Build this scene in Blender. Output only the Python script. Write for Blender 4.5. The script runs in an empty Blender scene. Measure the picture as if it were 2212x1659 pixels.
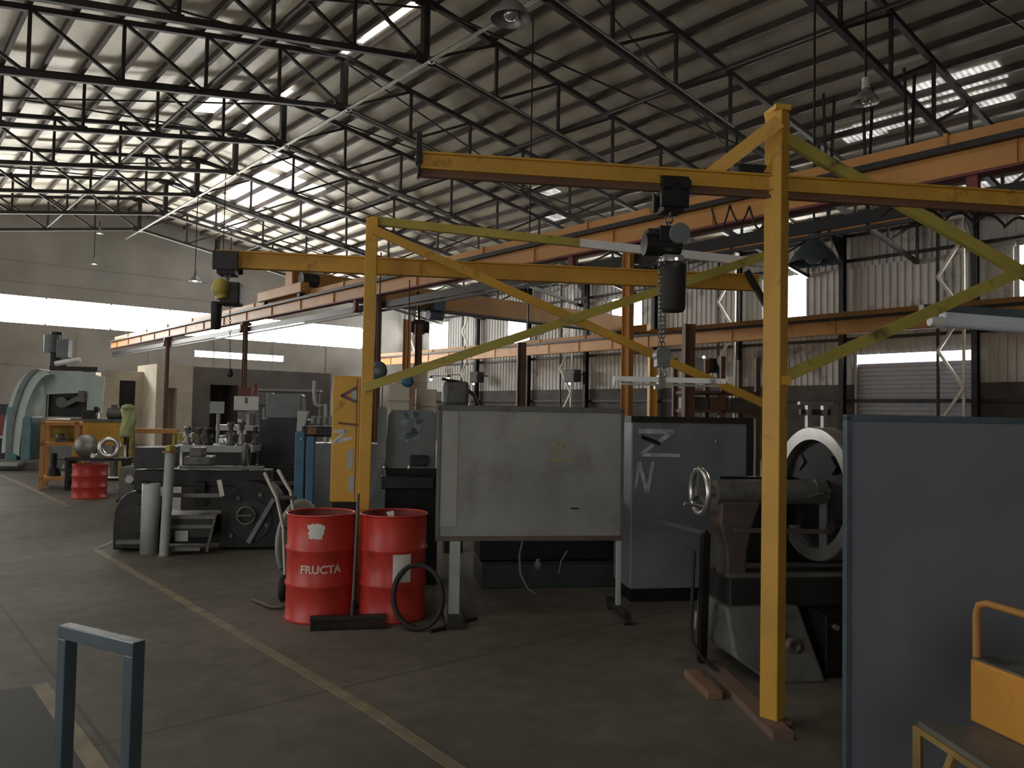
import bpy, bmesh, math, random
from mathutils import Vector, Matrix
random.seed(7)
sc = bpy.context.scene
COL = sc.collection
PI = math.pi

# ------------------------------------------------------------------ camera
FPX, CX, CY, H = 1700.0, 1106.0, 829.5, 1.68
U = Vector((.018, -1.0, .038)).normalized()            # world up, in (right, down, forward) camera axes
Lc = Vector((-1436.0, 0.0, 1700.0))
Lc.y = (U.x * Lc.x + U.z * Lc.z) / -U.y                # hall's long direction, square to up
Lc.normalize()
Xc = Lc.cross(U)                                       # towards the right-hand wall
ROT = Matrix((Xc, Lc, U))                              # camera axes -> world
CAM = Vector((0, 0, H))
def ray(u, v): return ROT @ Vector((u - CX, v - CY, FPX))
def P(u, v, d): return CAM + ray(u, v) * (d / FPX)     # at forward depth d
def PZ(u, v, z):
    r = ray(u, v); return CAM + r * ((z - H) / r.z)
def PX(u, v, x):
    r = ray(u, v); return CAM + r * (x / r.x)
def PY(u, v, y):
    r = ray(u, v); return CAM + r * (y / r.y)
Fw = ROT @ Vector((0, 0, 1)); Fh = Vector((Fw.x, Fw.y, 0)).normalized(); Rh = Vector((Fh.y, -Fh.x, 0))
def W(c, d, z=0.0): return Rh * c + Fh * d + Vector((0, 0, z))
a_ = math.radians(8.5)
S = (Rh * math.cos(a_) + Fh * math.sin(a_)).normalized()   # direction of the booms, screens and lathes
N = Vector((-S.y, S.x, 0))                              # away from the viewer
ANG = math.atan2(S.y, S.x)

cd = bpy.data.cameras.new('camera'); cam = bpy.data.objects.new('camera', cd); COL.objects.link(cam)
cd.sensor_fit = 'HORIZONTAL'; cd.sensor_width = 36.0; cd.lens = 36.0 * FPX / 2212.0; cd.clip_end = 300
right = ROT @ Vector((1, 0, 0)); upv = ROT @ Vector((0, -1, 0)); back = ROT @ Vector((0, 0, -1))
m = Matrix((right, upv, back)).transposed().to_4x4(); m.translation = CAM
cam.matrix_world = m
sc.camera = cam
vs = sc.view_settings
sc.display_settings.display_device = 'sRGB'
vs.view_transform = 'Standard'; vs.look = 'None'; vs.gamma = 1.0; vs.use_curve_mapping = False
vs.exposure = 0.0

# ------------------------------------------------------------------ mesh builder
class MB:
    def __init__(s): s.v = []; s.f = []; s.sm = []
    def add(s, vs_, fs, smooth=False):
        o = len(s.v); s.v += [Vector(p) for p in vs_]
        for f in fs: s.f.append([i + o for i in f]); s.sm.append(smooth)
        return s
    def box(s, c, size, rz=0.0, M=None):
        x, y, z = (k / 2 for k in size)
        R = M if M is not None else Matrix.Rotation(rz, 3, 'Z')
        c = Vector(c)
        vv = [c + R @ Vector((i * x, j * y, k * z)) for k in (-1, 1) for j in (-1, 1) for i in (-1, 1)]
        return s.add(vv, [(0, 2, 3, 1), (4, 5, 7, 6), (0, 1, 5, 4), (2, 6, 7, 3), (0, 4, 6, 2), (1, 3, 7, 5)])
    def bx(s, x0, x1, y0, y1, z0, z1):
        return s.box(((x0 + x1) / 2, (y0 + y1) / 2, (z0 + z1) / 2), (abs(x1 - x0), abs(y1 - y0), abs(z1 - z0)))
    def frame(s, p, q, up):
        t = (q - p).normalized(); up = Vector(up)
        if abs(t.dot(up)) > .98: up = Vector((1, 0, 0)) if abs(t.x) < .9 else Vector((0, 1, 0))
        sd = t.cross(up).normalized(); return t, sd, sd.cross(t)
    def bar(s, p, q, w, h, up=(0, 0, 1)):
        p, q = Vector(p), Vector(q); t, sd, u = s.frame(p, q, up)
        vv = [a + sd * (i * w / 2) + u * (j * h / 2) for a in (p, q) for i, j in ((-1, -1), (1, -1), (1, 1), (-1, 1))]
        return s.add(vv, [(3, 2, 1, 0), (4, 5, 6, 7), (0, 1, 5, 4), (1, 2, 6, 5), (2, 3, 7, 6), (3, 0, 4, 7)])
    def ibeam(s, p, q, h, w, tf, tw, up=(0, 0, 1)):
        p, q = Vector(p), Vector(q); t, sd, u = s.frame(p, q, up)
        e = h / 2 - tf / 2
        s.bar(p + u * e, q + u * e, w, tf, up); s.bar(p - u * e, q - u * e, w, tf, up); s.bar(p, q, tw, h - tf * 2 + .001, up)
        return s
    def cyl(s, p, q, r0, r1=None, n=16, caps=True, smooth=True):
        p, q = Vector(p), Vector(q); r1 = r0 if r1 is None else r1
        t, sd, u = s.frame(p, q, (0, 0, 1))
        ring = [(math.cos(2 * PI * k / n), math.sin(2 * PI * k / n)) for k in range(n)]
        vv = [p + (sd * c + u * d) * r0 for c, d in ring] + [q + (sd * c + u * d) * r1 for c, d in ring]
        s.add(vv, [(k, n + k, n + (k + 1) % n, (k + 1) % n)[::-1] for k in range(n)], smooth)
        if caps:
            s.add(vv[:n], [tuple(range(n))]); s.add(vv[n:], [tuple(range(n))[::-1]])
        return s
    def tube(s, pts, r, n=8, caps=True, closed=False):
        pts = [Vector(p) for p in pts]; m_ = len(pts); rings = []; prev = None
        for i, p in enumerate(pts):
            a = pts[(i - 1) % m_] if closed or i > 0 else p
            b = pts[(i + 1) % m_] if closed or i < m_ - 1 else p
            t = (b - a).normalized()
            if prev is None:
                up = Vector((0, 0, 1)) if abs(t.z) < .95 else Vector((1, 0, 0)); sd = t.cross(up).normalized()
            else:
                sd = (prev - t * prev.dot(t)).normalized()
            prev = sd; u = sd.cross(t)
            rings.append([p + (sd * math.cos(2 * PI * k / n) + u * math.sin(2 * PI * k / n)) * r for k in range(n)])
        vv = [x for rg in rings for x in rg]
        fs = [(i * n + k, i * n + (k + 1) % n, ((i + 1) % m_) * n + (k + 1) % n, ((i + 1) % m_) * n + k)
              for i in range(m_ if closed else m_ - 1) for k in range(n)]
        s.add(vv, fs, True)
        if caps and not closed: s.add(rings[0], [tuple(range(n))[::-1]]); s.add(rings[-1], [tuple(range(n))])
        return s
    def rev(s, prof, c=(0, 0, 0), axis=(0, 0, 1), n=24, smooth=True, closed=False):
        c = Vector(c); ax = Vector(axis).normalized()
        up = Vector((0, 0, 1)) if abs(ax.z) < .9 else Vector((1, 0, 0))
        a = ax.cross(up).normalized(); b = ax.cross(a)
        vv = [c + ax * z + (a * math.cos(2 * PI * k / n) + b * math.sin(2 * PI * k / n)) * r for r, z in prof for k in range(n)]
        mm = len(prof)
        fs = [(i * n + k, i * n + (k + 1) % n, ((i + 1) % mm) * n + (k + 1) % n, ((i + 1) % mm) * n + k)
              for i in range(mm if closed else mm - 1) for k in range(n)]
        return s.add(vv, fs, smooth)
    def prism(s, poly, o, ex, ey, ez, t):
        """poly in (ex, ey) from o, thickness t along ez"""
        o, ex, ey, ez = Vector(o), Vector(ex), Vector(ey), Vector(ez); n = len(poly)
        vv = [o + ex * x + ey * y + ez * k for k in (0, t) for x, y in poly]
        fs = [tuple(range(n))[::-1], tuple(range(n, 2 * n))] + [(k, (k + 1) % n, n + (k + 1) % n, n + k) for k in range(n)]
        return s.add(vv, fs)
    def ball(s, c, r, sc_=(1, 1, 1), n=14, m_=8):
        prof = [(max(1e-4, math.sin(PI * i / m_)) * r, -math.cos(PI * i / m_) * r) for i in range(m_ + 1)]
        o = len(s.v); s.rev(prof, (0, 0, 0), (0, 0, 1), n)
        for i in range(o, len(s.v)): s.v[i] = Vector((s.v[i].x * sc_[0], s.v[i].y * sc_[1], s.v[i].z * sc_[2])) + Vector(c)
        return s

XF = {}
def thing(name, label, cat, loc=(0, 0, 0), rz=0.0, group=None, kind=None):
    o = bpy.data.objects.new(name, None); COL.objects.link(o); o.empty_display_size = .1
    o.location = loc; o.rotation_euler = (0, 0, rz)
    XF[o.name] = Matrix.Translation(Vector(loc)) @ Matrix.Rotation(rz, 4, 'Z')
    return tag(o, label, cat, group, kind)
def tag(o, label=None, cat=None, group=None, kind=None):
    if label: o['label'] = label
    if cat: o['category'] = cat
    if group: o['group'] = group
    if kind: o['kind'] = kind
    return o
def obj(name, mb, mat, parent=None, world=False, bevel=0.0, loc=None, label=None, fixn=True):
    """one mesh object; world=True: the builder holds world coordinates, brought into the parent's frame"""
    me = bpy.data.meshes.new(name); vv = mb.v
    M = Matrix.Identity(4)
    if world and parent is not None: M = XF.get(parent.name, M).inverted()
    if loc is not None: M = Matrix.Translation(-Vector(loc))
    me.from_pydata([tuple(M @ p) for p in vv], [], mb.f)
    me.polygons.foreach_set('use_smooth', mb.sm)
    if fixn:
        bm = bmesh.new(); bm.from_mesh(me); bmesh.ops.recalc_face_normals(bm, faces=bm.faces[:]); bm.to_mesh(me); bm.free()
    me.materials.append(mat); me.update()
    o = bpy.data.objects.new(name, me); COL.objects.link(o)
    if parent is not None:
        o.parent = parent; XF[o.name] = XF.get(parent.name, Matrix.Identity(4))
    if loc is not None: o.location = loc
    if bevel:
        b = o.modifiers.new('edge', 'BEVEL'); b.width = bevel; b.segments = 2; b.limit_method = 'ANGLE'
    if label: o['label'] = label
    return o
def solo(name, label, cat, mb, mat, group=None, kind=None, bevel=0.0):
    """a thing that is one mesh given in world coordinates: its origin goes to its base"""
    lo = Vector((sum(p.x for p in mb.v) / len(mb.v), sum(p.y for p in mb.v) / len(mb.v), min(p.z for p in mb.v)))
    return tag(obj(name, mb, mat, loc=lo, bevel=bevel), label, cat, group, kind)
def struct(name, mb, mat, parent=None):
    o = obj(name, mb, mat, parent); o['kind'] = 'structure'; return o
def dup(root, loc, rz=0.0, label=None, scale=None):
    r = root.copy(); COL.objects.link(r); r.location = loc; r.rotation_euler = (0, 0, rz)
    if scale: r.scale = scale
    if label: r['label'] = label
    for ch in list(root.children):
        c = ch.copy(); COL.objects.link(c); c.parent = r
        for g in list(ch.children):
            d = g.copy(); COL.objects.link(d); d.parent = c
    return r

# ------------------------------------------------------------------ materials
def mat(name, col, rough=.6, metal=0.0, var=.25, scale=3.0, dirt=None, dirt_amt=.0, dirt_scale=2.0, bump=0.0, bump_scale=40.0, spec=.5):
    mt = bpy.data.materials.new(name); mt.use_nodes = True; nt = mt.node_tree; n = nt.nodes; l = nt.links
    b = n['Principled BSDF']; b.inputs['Roughness'].default_value = rough; b.inputs['Metallic'].default_value = metal
    b.inputs['Specular IOR Level'].default_value = spec
    tc = n.new('ShaderNodeTexCoord')
    nz = n.new('ShaderNodeTexNoise'); nz.inputs['Scale'].default_value = scale; nz.inputs['Detail'].default_value = 5
    l.new(tc.outputs['Object'], nz.inputs['Vector'])
    rp = n.new('ShaderNodeValToRGB'); rp.color_ramp.elements[0].position = .3; rp.color_ramp.elements[1].position = .72
    c0 = [max(0, c * (1 - var)) for c in col]; c1 = [min(1, c * (1 + var)) for c in col]
    rp.color_ramp.elements[0].color = (*c0, 1); rp.color_ramp.elements[1].color = (*c1, 1)
    l.new(nz.outputs['Fac'], rp.inputs['Fac'])
    out = rp.outputs['Color']
    if dirt is not None:
        n2 = n.new('ShaderNodeTexNoise'); n2.inputs['Scale'].default_value = dirt_scale; n2.inputs['Detail'].default_value = 8; n2.inputs['Roughness'].default_value = .65
        l.new(tc.outputs['Object'], n2.inputs['Vector'])
        r2 = n.new('ShaderNodeValToRGB'); r2.color_ramp.elements[0].position = .62 - dirt_amt * .3; r2.color_ramp.elements[1].position = .78 - dirt_amt * .2
        l.new(n2.outputs['Fac'], r2.inputs['Fac'])
        mx = n.new('ShaderNodeMix'); mx.data_type = 'RGBA'; mx.inputs['B'].default_value = (*dirt, 1)
        l.new(r2.outputs['Color'], mx.inputs['Factor']); l.new(out, mx.inputs['A']); out = mx.outputs['Result']
    l.new(out, b.inputs['Base Color'])
    if bump:
        n3 = n.new('ShaderNodeTexNoise'); n3.inputs['Scale'].default_value = bump_scale; n3.inputs['Detail'].default_value = 3
        l.new(tc.outputs['Object'], n3.inputs['Vector'])
        bp = n.new('ShaderNodeBump'); bp.inputs['Strength'].default_value = bump; bp.inputs['Distance'].default_value = .02
        l.new(n3.outputs['Fac'], bp.inputs['Height']); l.new(bp.outputs['Normal'], b.inputs['Normal'])
    return mt
def emit(name, col, strength):
    mt = bpy.data.materials.new(name); mt.use_nodes = True; nt = mt.node_tree; n = nt.nodes
    for x in list(n):
        if x.type != 'OUTPUT_MATERIAL': n.remove(x)
    e = n.new('ShaderNodeEmission'); e.inputs['Color'].default_value = (*col, 1); e.inputs['Strength'].default_value = strength
    nt.links.new(e.outputs[0], n['Material Output'].inputs['Surface']); return mt

def floor_material():
    mt = bpy.data.materials.new('concrete_floor'); mt.use_nodes = True; nt = mt.node_tree; n = nt.nodes; l = nt.links
    b = n['Principled BSDF']; tc = n.new('ShaderNodeTexCoord')
    n1 = n.new('ShaderNodeTexNoise'); n1.inputs['Scale'].default_value = .55; n1.inputs['Detail'].default_value = 8; n1.inputs['Roughness'].default_value = .6
    n2 = n.new('ShaderNodeTexNoise'); n2.inputs['Scale'].default_value = 6; n2.inputs['Detail'].default_value = 6
    l.new(tc.outputs['Object'], n1.inputs['Vector']); l.new(tc.outputs['Object'], n2.inputs['Vector'])
    r1 = n.new('ShaderNodeValToRGB'); e = r1.color_ramp.elements
    e[0].position = .32; e[0].color = (.10, .09, .076, 1); e[1].position = .7; e[1].color = (.20, .182, .15, 1)
    l.new(n1.outputs['Fac'], r1.inputs['Fac'])
    r2 = n.new('ShaderNodeValToRGB'); e = r2.color_ramp.elements
    e[0].position = .25; e[0].color = (.75, .75, .75, 1); e[1].position = .75; e[1].color = (1.12, 1.1, 1.05, 1)
    l.new(n2.outputs['Fac'], r2.inputs['Fac'])
    mx = n.new('ShaderNodeMix'); mx.data_type = 'RGBA'; mx.blend_type = 'MULTIPLY'; mx.inputs['Factor'].default_value = 1
    l.new(r1.outputs['Color'], mx.inputs['A']); l.new(r2.outputs['Color'], mx.inputs['B'])
    # slab joints, a dark line every 6 m across and 7.5 m along
    sp = n.new('ShaderNodeSeparateXYZ'); l.new(tc.outputs['Object'], sp.inputs[0])
    def joint(axis, off, period):
        ad = n.new('ShaderNodeMath'); ad.operation = 'ADD'; ad.inputs[1].default_value = off; l.new(sp.outputs[axis], ad.inputs[0])
        md = n.new('ShaderNodeMath'); md.operation = 'PINGPONG'; md.inputs[1].default_value = period / 2; l.new(ad.outputs[0], md.inputs[0])
        lt = n.new('ShaderNodeMath'); lt.operation = 'LESS_THAN'; lt.inputs[1].default_value = .012; l.new(md.outputs[0], lt.inputs[0]); return lt.outputs[0]
    j1 = joint('X', -1.05, 6.0); j2 = joint('Y', -4.35, 5.5)
    mxx = n.new('ShaderNodeMath'); mxx.operation = 'MAXIMUM'; l.new(j1, mxx.inputs[0]); l.new(j2, mxx.inputs[1])
    ml = n.new('ShaderNodeMath'); ml.operation = 'MULTIPLY'; ml.inputs[1].default_value = .55; l.new(mxx.outputs[0], ml.inputs[0])
    m2 = n.new('ShaderNodeMix'); m2.data_type = 'RGBA'; m2.inputs['B'].default_value = (.05, .045, .04, 1)
    l.new(ml.outputs[0], m2.inputs['Factor']); l.new(mx.outputs['Result'], m2.inputs['A'])
    l.new(m2.outputs['Result'], b.inputs['Base Color'])
    b.inputs['Roughness'].default_value = .7; b.inputs['Specular IOR Level'].default_value = .2
    bp = n.new('ShaderNodeBump'); bp.inputs['Strength'].default_value = .15; bp.inputs['Distance'].default_value = .01
    l.new(n2.outputs['Fac'], bp.inputs['Height']); l.new(bp.outputs['Normal'], b.inputs['Normal'])
    return mt
def foil_material():
    """foil-faced insulation under the roof sheets: dull silver, dusty, slightly crumpled"""
    mt = bpy.data.materials.new('roof_foil'); mt.use_nodes = True; nt = mt.node_tree; n = nt.nodes; l = nt.links
    b = n['Principled BSDF']; tc = n.new('ShaderNodeTexCoord')
    mp = n.new('ShaderNodeMapping'); mp.inputs['Scale'].default_value = (1.0, .5, 1.0); l.new(tc.outputs['Object'], mp.inputs['Vector'])
    n1 = n.new('ShaderNodeTexNoise'); n1.inputs['Scale'].default_value = 1.6; n1.inputs['Detail'].default_value = 7; l.new(mp.outputs[0], n1.inputs['Vector'])
    r1 = n.new('ShaderNodeValToRGB'); e = r1.color_ramp.elements
    e[0].position = .3; e[0].color = (.64, .60, .52, 1); e[1].position = .68; e[1].color = (.86, .81, .66, 1)
    l.new(n1.outputs['Fac'], r1.inputs['Fac']); l.new(r1.outputs['Color'], b.inputs['Base Color'])
    b.inputs['Metallic'].default_value = .3; b.inputs['Roughness'].default_value = .5
    n3 = n.new('ShaderNodeTexNoise'); n3.inputs['Scale'].default_value = 3.0; n3.inputs['Detail'].default_value = 4; l.new(tc.outputs['Object'], n3.inputs['Vector'])
    bp = n.new('ShaderNodeBump'); bp.inputs['Strength'].default_value = .3; bp.inputs['Distance'].default_value = .03
    l.new(n3.outputs['Fac'], bp.inputs['Height']); l.new(bp.outputs['Normal'], b.inputs['Normal'])
    return mt

RUST = (.10, .045, .02); GRIME = (.03, .026, .02)
M_floor = floor_material(); M_foil = foil_material()
M_clad = mat('wall_cladding', (.52, .53, .52), .55, 0, .12, .8, GRIME, .15, .6)
M_end = mat('end_wall_panels', (.34, .33, .31), .7, 0, .15, .6)
M_office = mat('office_plaster', (.62, .56, .45), .8, 0, .12, 1.5)
M_office_dark = mat('office_dark_panel', (.17, .155, .145), .8, 0, .2, 1.0)
M_truss = mat('truss_steel', (.055, .05, .045), .6, .2, .3, 2)
M_purlin = mat('purlin_red_oxide', (.085, .06, .05), .65, .1, .35, .7)
M_dark = mat('dark_steel', (.035, .034, .033), .5, .4, .3, 4)
M_black = mat('black_grease', (.012, .012, .012), .45, .2, .4, 5)
M_rubber = mat('black_rubber', (.018, .018, .018), .7, 0, .3, 6)
M_yel = mat('yellow_crane_paint', (.62, .34, .045), .5, 0, .18, 2.5, RUST, .12, 5)
M_yel_old = mat('faded_yellow_paint', (.45, .37, .07), .5, 0, .2, 2.0, GRIME, .2, 4)
M_orange = mat('orange_runway_paint', (.62, .29, .08), .5, 0, .15, .8, RUST, .1, 2)
M_orange_dull = mat('dull_orange_paint', (.42, .2, .05), .6, 0, .2, 1.0)
M_redox = mat('red_oxide_paint', (.21, .055, .045), .6, 0, .2, 2)
M_brown = mat('brown_steel', (.16, .08, .045), .65, 0, .3, 2)
M_white = mat('white_paint', (.82, .82, .79), .5, 0, .1, 4, GRIME, .1, 5)
M_pale = mat('pale_lattice_paint', (.62, .6, .53), .5, 0, .12, 2)
M_blue = mat('blue_machine_paint', (.04, .13, .22), .45, 0, .25, 4)
M_bluegrey = mat('blue_grey_paint', (.085, .115, .14), .16, 0, .2, 5)
M_mint = mat('mint_machine_paint', (.50, .60, .55), .55, 0, .15, 2)
M_teal = mat('teal_machine_paint', (.11, .22, .23), .5, 0, .3, 2)
M_grey = mat('grey_board_paint', (.30, .30, .275), .65, 0, .22, 1.6, (.19, .18, .16), .3, 2.2)
M_slate = mat('slate_machine_paint', (.19, .21, .215), .45, .1, .25, 3, (.05, .045, .04), .25, 3)
M_steelblue = mat('blue_grey_sheet', (.23, .26, .275), .42, .2, .2, 2.2)
M_screen = mat('dark_screen_sheet', (.21, .225, .265), .42, .1, .12, 1.2)
M_red = mat('red_drum_paint', (.60, .05, .036), .38, 0, .18, 2.5, (.16, .015, .012), .15, 3)
M_bright = mat('machined_steel', (.72, .71, .67), .3, .9, .12, 6)
M_steel = mat('worn_steel', (.32, .31, .29), .4, .75, .25, 5)
M_greypipe = mat('grey_pipe_paint', (.40, .42, .40), .5, 0, .12, 3)
M_cast = mat('brown_cast_iron', (.13, .10, .085), .5, .3, .25, 4)
M_castgrey = mat('grey_cast_iron', (.15, .15, .135), .5, .2, .3, 4, GRIME, .3, 4)
M_wood = mat('old_timber', (.24, .14, .085), .8, 0, .25, 5)
M_pink = mat('primer_channel', (.20, .13, .095), .7, 0, .25, 5)
M_paper = mat('paper_label', (.75, .73, .68), .8, 0, .1, 8)
M_ink = mat('faded_lettering', (.78, .60, .55), .7, 0, .15, 20)
M_spray = mat('white_spray_paint', (.55, .60, .62), .8, 0, .35, 14)
M_smear = mat('grey_smear_paint', (.20, .25, .28), .8, 0, .4, 9)
M_chain = mat('grey_chain_steel', (.18, .18, .17), .4, .8, .2, 8)
M_line = mat('yellow_floor_paint', (.24, .195, .115), .7, 0, .3, 6, (.17, .15, .12), .5, 7)
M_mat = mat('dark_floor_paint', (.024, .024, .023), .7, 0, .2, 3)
M_lime = mat('lime_fabric', (.50, .56, .26), .8, 0, .15, 6)
M_lampgrey = mat('lamp_enamel', (.30, .30, .28), .35, .3, .1, 4)
M_lampglass = mat('lamp_reflector', (.62, .62, .6), .2, .7, .1, 5)
M_ltblue = mat('pale_blue_plastic', (.74, .83, .92), .35, 0, .06, 4)
M_duct = mat('galvanised_pipe', (.42, .41, .37), .4, .6, .2, 3)
E_sky = emit('daylight_sheet', (1.0, .98, .93), 30.0)
E_skyblue = emit('daylight_gap', (.86, .9, 1.0), 10.0)
E_roof = emit('roof_sheet_daylight', (1.0, .98, .94), 3.0)
def uneven_glow(mt, lo, hi, wave):
    n = mt.node_tree.nodes; l = mt.node_tree.links; e = [x for x in n if x.type == 'EMISSION'][0]
    tc = n.new('ShaderNodeTexCoord'); wv = n.new('ShaderNodeTexWave'); wv.bands_direction = 'Y'; wv.inputs['Scale'].default_value = wave; wv.inputs['Distortion'].default_value = 1.0
    nz = n.new('ShaderNodeTexNoise'); nz.inputs['Scale'].default_value = 2.2; nz.inputs['Detail'].default_value = 5
    l.new(tc.outputs['Object'], wv.inputs['Vector']); l.new(tc.outputs['Object'], nz.inputs['Vector'])
    ml = n.new('ShaderNodeMath'); ml.operation = 'MULTIPLY'; l.new(nz.outputs['Fac'], ml.inputs[0])
    ad = n.new('ShaderNodeMath'); ad.operation = 'MULTIPLY_ADD'; l.new(wv.outputs['Fac'], ad.inputs[0]); ad.inputs[1].default_value = .35; ad.inputs[2].default_value = .65; l.new(ad.outputs[0], ml.inputs[1])
    mr = n.new('ShaderNodeMapRange'); mr.inputs['From Min'].default_value = .2; mr.inputs['From Max'].default_value = .65; mr.inputs['To Min'].default_value = lo; mr.inputs['To Max'].default_value = hi
    l.new(ml.outputs[0], mr.inputs['Value']); l.new(mr.outputs[0], e.inputs['Strength'])
E_eave_reflect = emit('eave_window_reflection', (1.0, .97, .92), 1.0); uneven_glow(E_eave_reflect, .08, 1.1, 2.2)  # glow standing in for wall windows reflected near the right eave
E_top_fill = emit('added_top_fill', (1.0, .97, .92), 4.0)  # glow of the unseen sheets added above the left aisle
E_lamp = emit('lit_lamp', (1.0, .97, .92), 12.0)
E_spot = emit('indicator_light', (1.0, .98, .95), 6.0)
# ------------------------------------------------------------------ hall shell
XL, XR, YN, YF, XRIDGE, ZRIDGE, SL = -5.0, 28.7, -10.0, 44.0, 10.5, 12.06, .17
def rz_(x): return ZRIDGE - SL * abs(x - XRIDGE)
struct('floor', MB().bx(XL - .3, XR + .4, YN - .3, YF + .4, -.2, 0), M_floor)
mb = MB()
for x0, x1 in ((XL - .3, XRIDGE), (XRIDGE, XR + .5)):
    ny = 108
    vv = []; fs = []
    for i in range(ny + 1):
        y = YN - .3 + (YF - YN + .7) * i / ny
        for k in range(9):
            x = x0 + (x1 - x0) * k / 8
            vv.append((x, y, rz_(x)))
    for i in range(ny):
        for k in range(8): a = i * 9 + k; fs.append((a, a + 1, a + 10, a + 9))
    mb.add(vv, fs)
    mb.add([(x0, YN - .3, rz_(x0) + .1), (x1, YN - .3, rz_(x1) + .1), (x1, YF + .4, rz_(x1) + .1), (x0, YF + .4, rz_(x0) + .1)], [(0, 1, 2, 3)])
struct('ceiling', mb, M_foil)

def corr(mb, x, y0, y1, z0, z1, pitch=.26, dep=.035):
    """ribbed cladding in the plane x, from y0 to y1, with a flat back"""
    n = max(1, int(round((y1 - y0) / pitch))); p = (y1 - y0) / n; pts = []
    for i in range(n):
        a = y0 + i * p
        pts += [(a, 0), (a + p * .55, 0), (a + p * .66, dep), (a + p * .89, dep)]
    pts.append((y1, 0)); vv = []
    for y, d in pts:
        vv += [(x - d, y, z0), (x - d, y, z1 if not callable(z1) else z1)]
    mb.add(vv, [(2 * i, 2 * i + 1, 2 * i + 3, 2 * i + 2) for i in range(len(pts) - 1)])
    mb.add([(x + .08, y0, z0), (x + .08, y1, z0), (x + .08, y1, z1), (x + .08, y0, z1)], [(0, 1, 2, 3)])
WINR = [(7.2, 8.75), (16.16, 17.9), (24.55, 26.45), (32.65, 34.45), (40.35, 42.4)]
WZ0, WZ1 = 5.75, 7.4
GY0, GY1, GZ0, GZ1 = 10.0, 14.1, 3.78, 4.10
ZE = rz_(XR)
mb = MB()
corr(mb, XR, YN, YF, WZ1, ZE + .05)
corr(mb, XR, YN, YF, GZ1, WZ0)
corr(mb, XR, YN, GY0, 0, GZ1); corr(mb, XR, GY1, YF, 0, GZ1)
ys = [YN] + [k for w in WINR for k in w] + [YF]
for i in range(0, len(ys), 2): corr(mb, XR, ys[i], ys[i + 1], WZ0, WZ1)
struct('wall_right', mb, M_clad)
k = 1
for a, b in WINR:
    struct('window_%d' % k, MB().bx(XR + .01, XR + .04, a, b, WZ0, WZ1), E_sky); k += 1
struct('window_%d' % k, MB().bx(XR + .01, XR + .04, GY0, GY1, GZ0, GZ1), E_skyblue); k += 1
mb = MB()
for i in range(24): mb.bx(XR - .02, XR + .03, GY0, GY1, i * GZ0 / 24, (i + .8) * GZ0 / 24)
mb.bx(XR + .03, XR + .05, GY0, GY1, 0, GZ0)
d = struct('door_1', mb, mat('roller_door', (.36, .37, .40), .5, .1, .1))
mb = MB()
for y in (GY0, GY1): mb.bx(XR - .1, XR - .025, y - .04, y + .04, 0, GZ0)
obj('door_jamb', mb, M_pale, d)

mb = MB().bx(XR - .06, XR - .045, YN, GY0 - .1, 0, 3.0).bx(XR - .06, XR - .045, GY1 + .1, YF, 0, 3.0)
struct('trim_6', mb, mat('dark_wall_base', (.085, .08, .075), .8, 0, .3, 1.2))
# end wall with the long daylight strip and a low gap over its roller door
SZ0, SZ1 = 5.62, 6.92
def gable(z0, x0, x1, y, t, mb):
    pts = [(x0, z0), (x1, z0), (x1, rz_(x1))] + ([(XRIDGE, ZRIDGE)] if x0 < XRIDGE < x1 else []) + [(x0, rz_(x0))]
    mb.prism(pts, (0, y, 0), (1, 0, 0), (0, 0, 1), (0, 1, 0), t)
mb = MB()
gable(SZ1, XL, XR, YF, .15, mb)
mb.bx(XL, XR, YF, YF + .15, 4.84, SZ0)
mb.bx(25.0, XR, YF, YF + .15, SZ0, SZ1)
mb.bx(XL, 14.4, YF, YF + .15, 0, 4.84); mb.bx(19.5, XR, YF, YF + .15, 0, 4.84)
mb.bx(14.4, 19.5, YF, YF + .15, 0, 4.5)
for i in range(9): mb.bx(XL + .02 + i * 3.4, XL + .06 + i * 3.4, YF - .03, YF, 0, 5.6)
for z in (1.5, 3.6, 7.6, 8.6): mb.bx(XL, XR, YF - .03, YF, z, z + .05)
struct('wall_far', mb, M_end)
struct('window_%d' % k, MB().bx(XL, 25.0, YF + .05, YF + .08, SZ0, SZ1), E_sky); k += 1
struct('window_%d' % k, MB().bx(14.4, 19.5, YF + .05, YF + .08, 4.5, 4.84), E_skyblue); k += 1
mb = MB()
for i in range(11): mb.bx(XL + .6 + i * 2.9, XL + .68 + i * 2.9, YF - .05, YF + .05, SZ0 - .02, SZ0 + .06); mb.bx(XL + .6 + i * 2.9, XL + .68 + i * 2.9, YF - .05, YF + .05, SZ1 - .06, SZ1 + .02)
struct('trim_1', mb, M_end)

# left wall (beside the camera, outside the view) with its open vehicle doors
mb = MB()
DL = [(-7.0, -1.5), (3.0, 9.0), (18.0, 25.0)]; DZ = 4.2
mb.bx(XL - .15, XL, YN, YF, DZ, rz_(XL))
ys = [YN] + [q for w in DL for q in w] + [YF]
for i in range(0, len(ys), 2): mb.bx(XL - .15, XL, ys[i], ys[i + 1], 0, DZ)
struct('wall_left', mb, M_end)
mb = MB(); gable(0, XL, XR, YN - .15, .15, mb); struct('wall_near', mb, M_end)

# narrow strips of daylight along the ridge
def ridge_piece(u0, u1, z=ZRIDGE - .12):
    a, b = PX(u0, 100, XRIDGE), PX(u1, 100, XRIDGE); return a.y, b.y
for v0, v1 in ((778, 900), (600, 632), (533, 592), (735, 768)):
    a, b = ridge_piece(v0, v1)
    ya, yb = min(a, b), max(a, b)
    struct('window_%d' % k, MB().bx(XRIDGE - .07, XRIDGE + .07, ya, yb, ZRIDGE - .16, ZRIDGE - .13), E_roof); k += 1
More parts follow.
